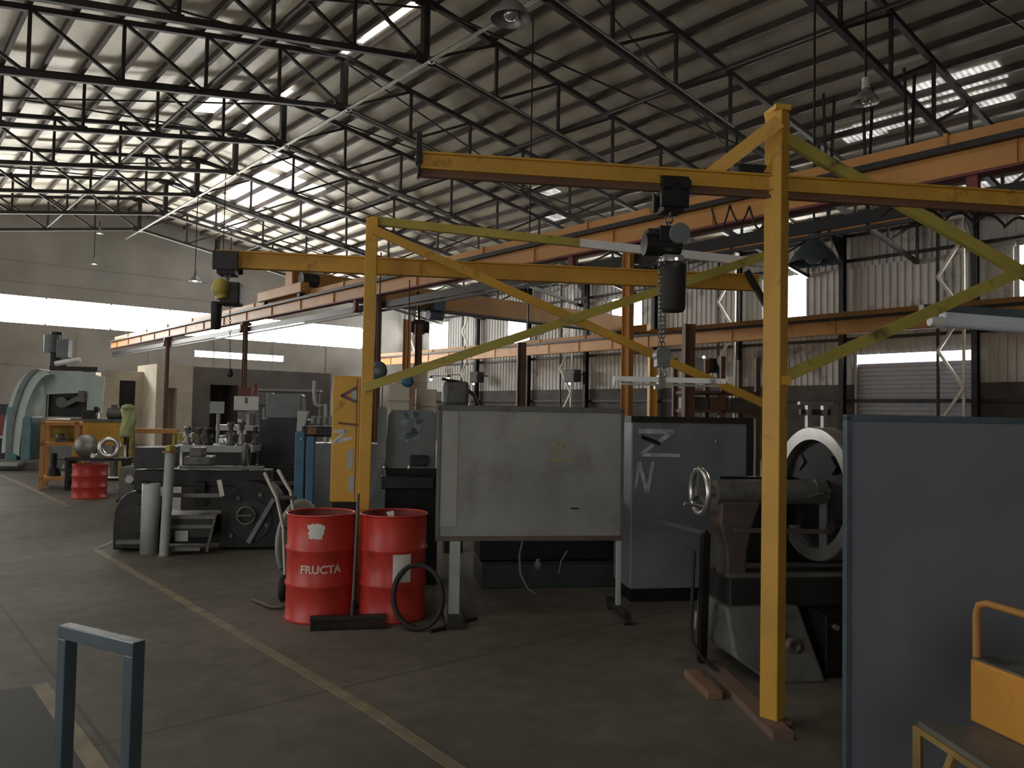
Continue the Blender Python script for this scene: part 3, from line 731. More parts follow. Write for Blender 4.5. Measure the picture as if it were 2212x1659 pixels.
for (u, v, d), lb in zip(lit, LL):
    p = P(u, v, d); highbay('highbay_lamp', lb, p, .26 if d < 35 else .16, True, drop=max(.3, rz_(p.x) - 1.7 - p.z))

# fluorescent batten hung at the right
t = thing('fluorescent_batten', 'pale blue fluorescent batten hanging at the right edge under the brace', 'lamp', P(2110, 700, 5.1), ANG)
TY_ = obj('tray', MB().bar(P(2035, 683, 5.05), P(2400, 712, 5.25), .07, .05), M_ltblue, t, world=True, bevel=.008)
obj('diffuser', MB().cyl(P(2030, 696, 5.02), P(2400, 724, 5.22), .032, None, 14), M_ltblue, t, world=True)
obj('end_cap', MB().cyl(P(2008, 694, 5.01), P(2034, 696, 5.02), .03, .037, 14), M_white, TY_, world=True)
obj('hanging_rail', MB().bar(P(1990, 668, 5.1), P(2400, 690, 5.3), .05, .06), M_bluegrey, t, world=True)

# sprinkler / service pipe under the ridge with its branches
t = thing('service_pipe', 'long galvanised service pipe under the ridge with side branches', 'pipe', (XRIDGE, -2, bot(XRIDGE) - .12))
zp = bot(XRIDGE) - .12
obj('main_pipe', MB().cyl((XRIDGE - .02, -2, zp), (XRIDGE - .02, 43, zp), .045, None, 10), M_duct, t, world=True)
for y in TY[2:]:
    obj('branch_pipe', MB().cyl((XRIDGE, y - .3, zp), (XRIDGE + 6.5, y - .3, zp - 6.5 * SL), .025, None, 8), M_duct, t, world=True)
    obj('fitting', MB().ball((XRIDGE, y - .3, zp), .085), M_duct, t, world=True)
# ------------------------------------------------------------------ red drums
def lettering(text, size, bold=0.0):
    cu = bpy.data.curves.new('txt', 'FONT'); cu.body = text; cu.size = size; cu.align_x = 'CENTER'; cu.align_y = 'CENTER'; cu.extrude = .0015; cu.offset = bold; cu.resolution_u = 3
    o = bpy.data.objects.new('txt', cu); COL.objects.link(o); bpy.context.view_layer.update()
    me = bpy.data.meshes.new_from_object(o.evaluated_get(bpy.context.evaluated_depsgraph_get()))
    bm = bmesh.new(); bm.from_mesh(me)
    for _ in range(2):
        bmesh.ops.subdivide_edges(bm, edges=[e for e in bm.edges if e.calc_length() > .03], cuts=1)
    bm.to_mesh(me); bm.free()
    mb = MB(); mb.add([v.co.copy() for v in me.vertices], [tuple(p.vertices) for p in me.polygons])
    bpy.data.objects.remove(o); bpy.data.curves.remove(cu); bpy.data.meshes.remove(me)
    return mb
def wrap(mb, r, ang, z):
    """bend flat x/y/z lettering round a vertical cylinder, centred at the angle ang"""
    mb.v = [Vector(((r + p.z) * math.cos(ang + p.x / r), (r + p.z) * math.sin(ang + p.x / r), z + p.y)) for p in mb.v]; return mb
M_redin = mat('drum_inside', (.17, .02, .015), .6, 0, .2, 3)
def drum(name, label, loc, Hd=.85, R=.275, group=None):
    t = thing(name, label, 'drum', loc, 0, group)
    prof = [(R * .96, .0), (R, .0), (R, .02), (R - .008, .03)]
    for z in (.29, .57):
        zz = z * Hd / .85
        prof += [(R - .008, zz - .03), (R + .002, zz - .012), (R + .004, zz), (R + .002, zz + .012), (R - .008, zz + .03)]
    prof += [(R - .008, Hd - .03), (R - .002, Hd - .015)]
    obj('body', MB().rev(prof, (0, 0, 0), (0, 0, 1), 40), M_red, t)
    obj('rim', MB().rev([(R - .004, Hd - .016), (R + .004, Hd - .008), (R + .002, Hd), (R - .008, Hd), (R - .012, Hd - .012)], (0, 0, 0), (0, 0, 1), 40, closed=True), M_red, t)
    obj('lid', MB().rev([(0.001, Hd - .05), (R - .02, Hd - .05), (R - .011, Hd - .01)], (0, 0, 0), (0, 0, 1), 40).add([((R * .97) * math.cos(2 * PI * k / 40), (R * .97) * math.sin(2 * PI * k / 40), .004) for k in range(40)], [tuple(range(40))[::-1]]), M_redin, t)
    return t
def patch(w, h, r, ang, z, jag=0.0, nx=10, ny=6):
    vv = []; fs = []
    for j in range(ny + 1):
        for i in range(nx + 1):
            x = (i / nx - .5) * w; y = (j / ny - .5) * h
            if jag and i in (0, nx): x += random.uniform(-jag, jag)
            if jag and j in (0, ny): y += random.uniform(-jag, jag)
            vv.append(Vector((x, y, .0015)))
    for j in range(ny):
        for i in range(nx): a = j * (nx + 1) + i; fs.append((a, a + 1, a + nx + 2, a + nx + 1))
    mb = MB(); mb.add(vv, fs); return wrap(mb, r, ang, z)
cA = -1.545, 6.5; cB = -.955, 6.55
locA, locB = W(*cA), W(*cB)
def face(loc, u, v=1230):                     # angle on a drum of the surface point seen at pixel column u
    r = ray(u, v); r.z = 0; r.normalize(); c = Vector((loc.x, loc.y, 0)); b = r.dot(c); dd = c.length_squared - b * b
    hit = r * (b - math.sqrt(max(0, .275 ** 2 - dd))) - c
    return math.atan2(hit.y, hit.x)
t = drum('steel_drum', 'red steel drum with white FRUCTA lettering, left of the pair by the broom', locA, group='red drums in front of the left yellow post')
mb = wrap(lettering('FRUCTA', .088, .0022), .2695, face(locA, 693), P(693, 1230, 6.23).z); obj('lettering', mb, M_ink, t)
obj('paper_label', patch(.12, .115, .2685, face(locA, 680), P(680, 1146, 6.23).z, .012), M_paper, t, label='torn paper label')
t = drum('steel_drum', 'red steel drum with a white paper sheet, right of the pair by the hose', locB, group='red drums in front of the left yellow post')
obj('paper_label', patch(.148, .235, .2685, face(locB, 869), P(869, 1225, 6.28).z), M_paper, t, label='white rectangular paper label')
q = P(842, 1106, 6.32)
obj('paper_scrap', MB().prism([(-.03, 0), (.03, .01), (.04, -.05), (.0, -.06)], q, S, Vector((0, 0, 1)), N, .003), M_paper, t, world=True)
pd = PZ(193, 1075, 0)
drum('steel_drum', 'small red drum on the floor by the far yellow rack', Vector((pd.x, pd.y, 0)), .62, .3)

# broom
bp_ = PZ(752, 1358, 0)
t = thing('push_broom', 'wide black push broom leaning on the two red drums', 'broom', bp_, ANG + .03)
obj('head', MB().box((0, 0, .085), (.58, .065, .035)), M_dark, t, bevel=.006)
mb = MB()
for i in range(28):
    for j in range(3): mb.box((-.275 + i * .0204, -.024 + j * .024 - .008, .036), (.016, .02, .072), 0)
o = obj('bristles', mb, M_black, t)
hb_ = Vector((.03, 0, .10)); obj('handle', MB().cyl(hb_, hb_ + Vector((.02, .17, .92)), .013, None, 10), M_cast, t)
obj('handle_socket', MB().cyl(hb_ - Vector((0, 0, .01)), hb_ + Vector((.003, .02, .11)), .02, None, 10), M_dark, t)

# coiled hose against the right drum
hc = P(903, 1283, 6.13); pts = []
for k in range(40):
    a = 2 * PI * k / 28
    pts.append(hc + S * (.19 * math.cos(a + 2.2)) + Vector((0, 0, .225 * math.sin(a + 2.2))) + N * (-.02 + .05 * math.sin(a) + k * .0012) + N * (.12 * math.sin(a + 2.2)))
lo = min(p.z for p in pts); pts = [p + Vector((0, 0, .022 - lo)) for p in pts]
e = pts[-1]
solo('rubber_hose', 'black rubber hose coiled in a ring against the right red drum', 'hose', MB().tube(pts, .019, 10), M_rubber)
pts = [P(930, 1334, 6.0), P(960, 1322, 6.1), P(1000, 1310, 6.3), P(1030, 1305, 6.4)]
pts = [Vector((p.x, p.y, .016)) for p in pts]
solo('rubber_hose', 'short black hose end lying flat on the floor before the screen leg', 'hose', MB().tube(pts, .015, 8), M_rubber)

# hand truck left of the drums
ht = W(-1.98, 7.0)
t = thing('hand_truck', 'hand truck with pale curved handles standing left of the red drums', 'hand truck', ht, ANG)
for (a, b, c_) in (((572, 1022), (598, 1075), (612, 1140)), ((601, 1016), (628, 1062), (640, 1140))):
    mb = MB().tube([P(*a, 7.3), P((a[0] + b[0]) / 2 - 1, (a[1] + b[1]) / 2, 7.22), P(*b, 7.15), P(*c_, 7.1), P(c_[0] + 6, 1300, 7.02)], .017, 10); obj('handle', mb, M_duct, t, world=True)
mb = MB()
for v in (1075, 1140, 1230): mb.bar(P(606, v, 7.12), P(640, v, 7.12), .02, .03)
obj('cross_bar', mb, M_dark, t, world=True)
w0 = P(611, 1276, 6.95)
w0 = Vector((w0.x, w0.y, .11))
obj('wheel', MB().rev([(.06, -.03), (.1, -.03), (.11, -.015), (.11, .015), (.1, .03), (.06, .03)], w0, S, 22, closed=True).cyl(w0 - S * .035, w0 + S * .035, .06, None, 14), M_rubber, t, world=True)
w1 = w0 + S * .32
obj('wheel', MB().rev([(.06, -.03), (.1, -.03), (.11, -.015), (.11, .015), (.1, .03), (.06, .03)], w1, S, 22, closed=True).cyl(w1 - S * .035, w1 + S * .035, .06, None, 14), M_rubber, t, world=True)
obj('axle', MB().cyl(w0, w1, .012, None, 8), M_dark, t, world=True)
obj('toe_fork', MB().tube([at(PZ(545, 1300, 0), .02), at(PZ(585, 1316, 0), .02), at(PZ(606, 1318, 0), .022), at(PZ(640, 1310, 0), .05)], .016, 8), M_cast, t, world=True)
gd = P(622, 1128, 7.75)
solo('grey_disc', 'grey round steel disc standing on edge behind the left red drum', 'disc', MB().rev([(.02, -.02), (.36, -.02), (.4, 0), (.36, .02), (.02, .02)], (gd.x + .12, gd.y, .4), (S * .9 + N * -.45), 30, closed=True), M_greypipe)

# ------------------------------------------------------------------ grey screen on its stand
sA, sB = W((947 - CX) / FPX * 6.45, 6.45), W((1349 - CX) / FPX * 6.66, 6.66)
sx = (sB - sA).normalized(); sn = Vector((-sx.y, sx.x, 0)); Ls = (sB - sA).length; rs = math.atan2(sx.y, sx.x)
zt_, zb_ = 1.735, .655
t = thing('welding_screen', 'large blank grey board on a legged stand facing the viewer', 'screen', sA, rs)
obj('board', MB().bx(.02, Ls - .02, -.006, .006, zb_ + .02, zt_ - .02), M_grey, t)
obj('edge_strip', MB().bx(.035, .17, -.0085, -.006, zb_ + .1, zt_ - .04), mat('pale_edge_strip', (.36, .36, .33), .65, 0, .12, 3), t, label='paler vertical strip along the board edge')
mb = MB().bx(0, Ls, -.015, .015, zt_ - .035, zt_ + .01).bx(0, .03, -.015, .015, zb_, zt_).bx(Ls - .03, Ls, -.015, .015, zb_, zt_)
obj('frame', mb, M_castgrey, t, bevel=.003)
obj('lower_rail', MB().bx(0, Ls, -.018, .018, zb_ - .02, zb_ + .02), M_cast, t, bevel=.003)
obj('leg', MB().bx(.12, .205, -.02, .02, .05, zb_ - .02), M_greypipe, t)
obj('leg', MB().bx(Ls - .05, Ls - .015, -.02, .02, .09, zb_ - .02), M_greypipe, t)
obj('foot', MB().bx(.08, .24, -.3, .3, 0.0, .05), M_dark, t, bevel=.005)
obj('foot', MB().bx(Ls - .06, Ls, -.28, .3, .05, .1), M_dark, t, bevel=.005)
for yy in (-.25, .26): obj('castor', MB().cyl((Ls - .05, yy, .03), (Ls - .01, yy, .03), .03, None, 14).bx(Ls - .045, Ls - .015, yy - .012, yy + .012, .03, .07), M_rubber, t)
mb = MB()
def stroke(mb, pts, w, f):
    """paint stroke on a plane; f maps (a, b) to a world point"""
    for (a, b) in zip(pts[:-1], pts[1:]):
        a, b = f(*a), f(*b); d = (b - a).normalized(); n_ = d.cross(SNRM).normalized() * w / 2; o = SNRM * .0012
        mb.add([a + n_ - d * w * .3, a - n_ - d * w * .3, b - n_ + d * w * .3, b + n_ + d * w * .3, a + n_ - d * w * .3 + o, a - n_ - d * w * .3 + o, b - n_ + d * w * .3 + o, b + n_ + d * w * .3 + o], [(0, 3, 2, 1), (4, 5, 6, 7), (0, 1, 5, 4), (1, 2, 6, 5), (2, 3, 7, 6), (3, 0, 4, 7)])
SNRM = -sn
def onboard(u, v, off=.0065):
    r = ray(u, v); o = sA - sn * off; k = (o - CAM).dot(sn) / r.dot(sn); return CAM + r * k
M_chalk = mat('yellow_chalk', (.33, .30, .12), .9, 0, .3, 20)
mb = MB(); stroke(mb, [(1190, 994), (1232, 993)], .016, onboard); stroke(mb, [(1196, 965), (1208, 955), (1218, 965), (1200, 985)], .014, onboard)
obj('chalk_mark', mb, M_chalk, t, world=True, label='faint yellow chalk mark')
mb = MB(); stroke(mb, [(1234, 1098), (1250, 1099)], .012, onboard); obj('slot', mb, M_black, t, world=True)

# ------------------------------------------------------------------ grey machine cabinet with white sprayed marks
gA, gB = W((1366 - CX) / FPX * 7.15, 7.15), W((1624 - CX) / FPX * 7.35, 7.35)
gx = (gB - gA).normalized(); gn = Vector((-gx.y, gx.x, 0)); Lg = (gB - gA).length; rg = math.atan2(gx.y, gx.x)
t = thing('machine_cabinet', 'blue-grey machine cabinet with white sprayed letter strokes behind the lathe', 'cabinet', gA, rg)
ztc = P(1400, 902, 7.2).z
obj('body', MB().bx(0, Lg, 0, .5, .12, ztc), M_steelblue, t, bevel=.012)
obj('plinth', MB().bx(.02, Lg - .02, .03, .48, 0, .12), M_black, t)
obj('top_trim', MB().bx(-.01, Lg + .01, -.012, .5, ztc - .045, ztc + .012), M_dark, t)
obj('corner_post', MB().bx(Lg - .05, Lg + .015, -.014, .02, .12, ztc), M_dark, t)
SNRM = -gn
def oncab(u, v):
    r = ray(u, v); o = gA - gn * .002; k = (o - CAM).dot(gn) / r.dot(gn); return CAM + r * k
mb = MB()
stroke(mb, [(1382, 931), (1452, 933), (1425, 953)], .042, oncab); stroke(mb, [(1410, 962), (1384, 982), (1466, 984)], .032, oncab)
stroke(mb, [(1381, 1000), (1373, 1054)], .026, oncab); stroke(mb, [(1381, 1000), (1398, 1064), (1410, 1000)], .032, oncab)
obj('sprayed_mark', mb, M_spray, t, world=True, label='white sprayed letter strokes')
mb = MB(); stroke(mb, [(1388, 944), (1425, 958)], .035, oncab); obj('handle', mb, M_black, t, world=True)
mb = MB(); q = oncab(1546, 954); mb.ball(q - gn * .006, .012); obj('lamp_button', mb, M_bright, t, world=True)

# grey rounded guard panel of the second machine, left of the screen
kA, kB = W((838 - CX) / FPX * 7.6, 7.6), W((944 - CX) / FPX * 7.7, 7.7)
kx = (kB - kA).normalized(); kn = Vector((-kx.y, kx.x, 0)); Lk = (kB - kA).length
t = thing('lathe_guard', 'grey round-cornered guard panel with a pale smear, left of the big screen', 'guard', kA, math.atan2(kx.y, kx.x))
z1, z0 = P(890, 886, 7.65).z, P(890, 1012, 7.65).z
r_ = .06
poly = [(-.02, z0), (Lk, z0), (Lk, z1 - r_)] + [(Lk - r_ + r_ * math.cos(a), z1 - r_ + r_ * math.sin(a)) for a in (PI / 8, PI / 4, 3 * PI / 8, PI / 2)] + [(.04, z1), (.01, z1 - .05)]
obj('panel', MB().prism(poly, (0, 0, 0), (1, 0, 0), (0, 0, 1), (0, 1, 0), .04), M_slate, t, bevel=.006)
SNRM = -kn
def onk(u, v):
    r = ray(u, v); o = kA - kn * .001; k = (o - CAM).dot(kn) / r.dot(kn); return CAM + r * k
mb = MB(); stroke(mb, [(868, 915), (880, 898), (900, 893), (906, 910), (896, 932), (878, 946)], .075, onk); stroke(mb, [(862, 940), (902, 942)], .07, onk)
obj('smear', mb, M_smear, t, world=True)
obj('arm', MB().bar(P(826, 880, 7.55), P(824, 990, 7.5), .085, .05, N).bar(P(824, 990, 7.5), P(790, 1085, 7.4), .06, .04, N), M_slate, t, world=True)
obj('stand', MB().bx(.0, Lk + .04, .05, .4, 0, z0 + .0), M_black, t)
obj('knob', MB().ball(P(830, 1010, 7.45), .018), M_bright, t, world=True); obj('knob', MB().ball(P(884, 1010, 7.5), .02, (1, 1, 1.3)), M_bright, t, world=True)
mb = MB(); mb.box(P(905, 995, 7.55), (.17, .1, .1), ANG); mb.box(P(880, 1042, 7.5), (.5, .1, .12), ANG); obj('tool_post', mb, M_black, t, world=True, bevel=.01)

# dark bench base behind the screen, with hoses and a jar
q = PZ(1020, 1284, 0)
t = thing('bench_machine', 'dark green machine on the floor behind the grey screen', 'machine', W(-.3, 7.9), ANG)
obj('plinth', MB().bx(-.0, 1.9, -.3, .5, 0, .22), mat('dark_green_paint', (.03, .045, .04), .6, 0, .3, 3), t, bevel=.01)
obj('body', MB().bx(-.0, 1.7, -.1, .5, .22, 1.0), M_black, t, bevel=.02)
pts = [P(1130, 1165, 7.35), P(1122, 1200, 7.3), P(1124, 1240, 7.25), P(1140, 1272, 7.2), P(1158, 1284, 7.2)]
solo('drain_hose', 'pale thin hose hanging under the grey screen', 'hose', MB().tube(pts, .011, 8), M_slate)
q = P(1162, 1226, 7.4); solo('plastic_bottle', 'small pale bottle under the grey screen beside the hose', 'bottle', MB().rev([(.001, 0), (.034, 0), (.036, .06), (.018, .08), (.016, .1), (.001, .1)], (q.x, q.y, .222), (0, 0, 1), 14), M_slate)
pts = [P(1225, 1190, 7.38), P(1212, 1212, 7.38), P(1207, 1240, 7.38)]
solo('coolant_spout', 'short bent pale pipe under the grey screen', 'pipe', MB().tube(pts, .008, 8), M_steel)

# ------------------------------------------------------------------ the big lathe
LO = W(1.62, 5.52)
t = thing('lathe', 'heavy grey lathe tailstock with handwheel behind the near yellow post', 'lathe', LO, ANG)
za = P(1600, 1062, 5.5).z
obj('quill_barrel', MB().cyl((-.2, 0, za), (.62, 0, za), .085, None, 26), M_castgrey, t)
obj('quill', MB().cyl((.62, 0, za), (.80, 0, za), .035, None, 16).cyl((.80, 0, za), (.92, 0, za), .035, .004, 16), M_steel, t)
mb = MB().cyl((.52, -.03, za + .03), (.60, -.03, za + .03), .06, None, 16).cyl((.6, -.08, za + .02), (.86, -.1, za + .035), .012, .01, 8).cyl((.45, -.1, za - .02), (.55, -.1, za), .012, None, 8)
obj('clamp_lever', mb, M_steel, t)
hw = Vector((-.31, -.0, za)); ring = []
mb = MB().rev([(.135, -.014), (.162, -.02), (.172, 0), (.162, .02), (.135, .014)], hw, (1, 0, 0), 36, closed=True)
HW = obj('handwheel', mb, M_bright, t)
mb = MB().cyl(hw - Vector((.03, 0, 0)), hw + Vector((.12, 0, 0)), .035, None, 16)
for k in range(3):
    a = PI / 2 + 2 * PI * k / 3; mb.bar(hw, hw + Vector((0, math.cos(a) * .14, math.sin(a) * .14)), .02, .03, (1, 0, 0))
obj('wheel_hub', mb, M_castgrey, HW)
obj('wheel_crank', MB().cyl(hw + Vector((-.01, -.1, -.09)), hw + Vector((-.16, -.13, -.07)), .011, .014, 10), M_steel, HW)
mb = MB().prism([(-.19, za - .06), (.1, za - .06), (.04, za - .22), (.0, za - .40), (-.01, .42), (-.14, .42), (-.15, za - .40), (-.2, za - .2)], (0, -.09, 0), (1, 0, 0), (0, 0, 1), (0, 1, 0), .2)
obj('tailstock_casting', mb, M_cast, t, bevel=.015)
obj('bed', MB().bx(-.16, 2.2, -.16, .28, .40, .60), M_dark, t, bevel=.015)
obj('bed_way', MB().bx(-.16, 2.2, -.15, -.09, .60, .625).bx(-.16, 2.2, .19, .25, .60, .625), M_steel, t)
obj('splash_guard', MB().bx(-.02, 2.2, .32, .34, .5, za + .08), M_black, t)
mb = MB().prism([(-.2, .42), (.32, .42), (.36, .0), (-.02, .0), (-.22, .14)], (0, -.2, 0), (1, 0, 0), (0, 0, 1), (0, 1, 0), .5)
mb.v = [Vector((p.x, p.y - (.28 * (1 - p.z / .42) if p.y < 0 else 0), p.z)) for p in mb.v]
obj('tailstock_foot', mb, M_castgrey, t, bevel=.02)
mb = MB()
for i, (x, z) in enumerate(((.10, .34), (.2, .2), (.12, .26))): mb.rev([(.02, -.02), (.07 - i * .012, -.02), (.07 - i * .012, .06), (.02, .06)], (x, -.21 - .28 * (1 - z / .42), z), (0, 1, 0), 18, closed=True)
obj('gear_cover', mb, M_cast, t)
obj('cabinet', MB().bx(.40, 2.2, -.40, .3, 0, .40), M_black, t, bevel=.01)
obj('swing_bar', MB().bar((-.12, -.14, .92), (.9, -.16, .905), .02, .03), M_cast, t)
mb = MB().bx(.58, .75, -.415, -.40, .30, .312).bx(.58, .592, -.415, -.40, .08, .31).bx(.58, .75, -.415, -.40, .07, .082)
obj('door_outline', mb, M_steel, t)
obj('oil_cup', MB().cyl((.46, -.43, .33), (.46, -.40, .33), .018, None, 12), M_bright, t)
cx_ = .94
rp_ = P(1761, 1066, 5.62); rl_ = XF[t.name].inverted() @ rp_
obj('faceplate', MB().cyl(rl_ + Vector((.03, 0, 0)), rl_ + Vector((.11, .01, 0)), .383, None, 48), M_black, t)
obj('headstock', MB().bx(cx_ + .30, 2.2, -.35, .4, .6, za + .5), M_slate, t, bevel=.03)
for k in range(4):
    a = PI / 4 + PI / 2 * k; mb = MB().box((rl_.x + .02, rl_.y + math.cos(a) * .30, rl_.z + math.sin(a) * .30), (.05, .08, .1), 0, Matrix.Rotation(a, 3, 'X')); obj('chuck_jaw', mb, M_dark, t)
rp_ = P(1761, 1066, 5.62)
t2 = thing('steel_ring', 'big bright machined steel ring chucked on the lathe between yellow post and dark screen', 'ring', rp_, ANG)
axr = (math.cos(.08), math.sin(.08), 0)
obj('ring_body', MB().rev([(.385, -.03), (.47, -.03), (.475, -.02), (.475, .10), (.385, .10)], (0, 0, 0), axr, 64, smooth=False, closed=True), M_bright, t2)
obj('web_plate', MB().prism([(-.0, -.46), (.0, -.02), (.2, -.02), (.3, -.3), (.2, -.42)], (.03, -.09, 0), (0, 1, 0), (0, 0, 1), (1, 0, 0), .02), M_slate, t2)
t3 = thing('chuck_top_bar', 'bright steel clamping bars standing above the machined ring', 'clamp', rp_ + Vector((0, 0, .5)), ANG)
obj('bar', MB().bx(-.13, .13, -.02, .02, .13, .155), M_steel, t3, bevel=.003); obj('upright', MB().bx(-.07, -.04, -.02, .02, -.03, .13), M_steel, t3); obj('upright', MB().bx(.05, .08, -.02, .02, -.03, .13), M_steel, t3)
obj('bracket', MB().bx(-.1, .13, .02, .05, .06, .1), M_dark, t3)

# black coolant arm left of the lathe
t = thing('hose_boom', 'black jointed hose arm rising from the floor left of the lathe', 'hose boom', PZ(1516, 1430, 0), ANG)
obj('upright', MB().bar(at(PZ(1516, 1430, 0), 0), P(1524, 1150, 5.3), .055, .06, N), M_black, t, world=True, bevel=.006)
obj('upper_arm', MB().bar(P(1526, 1152, 5.3), P(1412, 1122, 5.6), .03, .04, N), M_black, t, world=True)
pts = [P(1500, 1190, 5.28), P(1496, 1280, 5.25), P(1492, 1350, 5.2), P(1497, 1390, 5.15), P(1520, 1425, 5.12), P(1552, 1450, 5.08)]
obj('hose', MB().tube(pts, .012, 8), M_rubber, t, world=True)
obj('grip', MB().cyl(P(1505, 1320, 5.2), P(1502, 1358, 5.2), .014, None, 10), M_steel, t, world=True)

# ------------------------------------------------------------------ dark sheet screen at the right
dA = W((1826 - CX) / FPX * 3.62, 3.62)
t = thing('sheet_screen', 'tall dark blue-grey sheet screen filling the right edge', 'screen', dA, ANG)
obj('sheet', MB().bx(.02, 1.75, -.004, .008, .02, 1.69), M_screen, t)
obj('edge_frame', MB().bx(0, .03, -.012, .02, .0, 1.70).bx(0, 1.78, -.012, .02, 1.675, 1.705), M_bluegrey, t, bevel=.003)
obj('foot', MB().bx(.3, .36, -.25, .3, 0, .03), M_dark, t)

# ------------------------------------------------------------------ yellow cart, lower right
t = thing('tool_cart', 'yellow steel cart with a tube handle in the lower right corner', 'cart', PZ(2150, 1800, 0), 0)
zp_ = .56
M_brownyel = mat('worn_ochre_paint', (.26, .17, .05), .6, 0, .25, 5)
A_, B_, C_, D_ = PZ(1983, 1556, zp_), PZ(2260, 1585, zp_), PZ(2420, 1760, zp_), PZ(2190, 1690, zp_)
obj('platform', slab(MB(), [A_, B_, C_, D_], zp_ - .02, zp_), M_castgrey, t, world=True)
obj('platform_frame', MB().bar(at(A_, zp_ - .03), at(D_, zp_ - .03), .025, .022).bar(at(D_, zp_ - .03), at(C_, zp_ - .03), .025, .022), M_brownyel, t, world=True)
obj('leg', MB().bar(at(A_, 0), at(A_, zp_ - .02), .028, .028, (1, 0, 0)), M_brownyel, t, world=True)
obj('leg', MB().bar(at(D_, 0), at(D_, zp_ - .02), .028, .028, (1, 0, 0)), M_brownyel, t, world=True)
obj('leg_brace', MB().bar(at(A_, .1), at(A_.lerp(D_, .42), zp_ - .04), .025, .025, N), M_brownyel, t, world=True)
E0, E1 = PZ(2096, 1556, zp_), PZ(2290, 1650, zp_); n_ = Vector((-(E1 - E0).y, (E1 - E0).x, 0)).normalized()
n_ = n_ if n_.dot(Fh) > 0 else -n_
zt2 = P(2102, 1424, (E0 - CAM).dot(Fw)).z
BXX = obj('box', slab(MB(), [E0, E1, E1 + n_ * .38, E0 + n_ * .38], zp_, zt2), mat('cart_orange', (.58, .26, .035), .5, 0, .15, 3, RUST, .1, 8), t, world=True, bevel=.006)
obj('box_lid', slab(MB(), [E0 + n_ * .01, E1 + n_ * .01, E1 + n_ * .37, E0 + n_ * .37], zt2, zt2 + .006), M_castgrey, BXX, world=True)
dE = (E0 - CAM).dot(Fw)
hA = E0 + n_ * .03
zh = P(2110, 1300, dE).z; ex = (E1 - E0).normalized()
pts = [at(hA, zt2 - .1), at(hA, zh - .05), at(hA + ex * .012, zh - .015), at(hA + ex * .05, zh)] + [at(hA + ex * .40, zh), at(hA + ex * .44, zh - .015), at(hA + ex * .455, zh - .05), at(hA + ex * .455, zt2 - .1)]
obj('handle', MB().tube(pts, .014, 12), M_orange_dull, t, world=True)

# blue-grey tube guard, lower left
g0, g1 = P(147, 1362, 2.52), P(291, 1400, 2.36)
zg = (g0.z + g1.z) / 2; g0 = at(g0, zg); g1 = at(g1, zg)
t = thing('guard_rail', 'blue-grey square tube hoop standing on the floor at lower left', 'guard rail', at(g0, 0), 0)
gd_ = (g1 - g0).normalized()
obj('post', MB().bar(at(g0, 0), at(g0, zg - .02), .042, .042, gd_), M_bluegrey, t, world=True, bevel=.003)
obj('post', MB().bar(at(g1, 0), at(g1, zg - .02), .042, .042, gd_), M_bluegrey, t, world=True, bevel=.003)
obj('top_bar', MB().bar(g0 - gd_ * .021, g1 + gd_ * .021, .042, .042), M_bluegrey, t, world=True, bevel=.003)
obj('base_plate', MB().box(at(g0, .005), (.1, .1, .01)), M_bluegrey, t, world=True); obj('base_plate', MB().box(at(g1, .005), (.1, .1, .01)), M_bluegrey, t, world=True)

# ------------------------------------------------------------------ orange control cabinet behind the drums
eA, eB = W((719 - CX) / FPX * 7.35, 7.35), W((779 - CX) / FPX * 7.38, 7.38)
exx = (eB - eA).normalized(); en = Vector((-exx.y, exx.x, 0)); Le = (eB - eA).length
t = thing('control_cabinet', 'tall narrow orange control cabinet with white sprayed mark left of the yellow post', 'cabinet', eA, math.atan2(exx.y, exx.x))
ze1, ze0 = P(745, 812, 7.35).z, P(745, 1084, 7.35).z
obj('body', MB().bx(0, Le, 0, .25, ze0, ze1), M_yel, t, bevel=.008)
obj('stand', MB().bx(.02, Le - .02, .03, .22, 0, ze0), M_black, t)
obj('side_seam', MB().bx(Le - .035, Le - .028, -.003, 0, ze0 + .02, ze1 - .02), M_brown, t)
SNRM = -en
def one(u, v):
    r = ray(u, v); o = eA - en * .001; k = (o - CAM).dot(en) / r.dot(en); return CAM + r * k
mb = MB(); stroke(mb, [(722, 932), (748, 931), (722, 955), (758, 946)], .03, one); obj('sprayed_mark', mb, M_spray, t, world=True, label='white sprayed zigzag mark')
mb = MB(); stroke(mb, [(732, 914), (772, 918)], .022, one); obj('latch', mb, M_brown, t, world=True)
mb = MB(); stroke(mb, [(739, 855), (770, 838)], .03, one); stroke(mb, [(739, 855), (770, 868)], .03, one); obj('arrow_sign', mb, mat('sign_purple', (.16, .09, .11), .7), t, world=True)
mb = MB(); stroke(mb, [(765, 848), (766, 862)], .05, one); stroke(mb, [(757, 975), (756, 1010)], .05, one); stroke(mb, [(759, 1030), (758, 1060)], .045, one); obj('sticker', mb, M_greypipe, t, world=True, label='pale worn stickers')
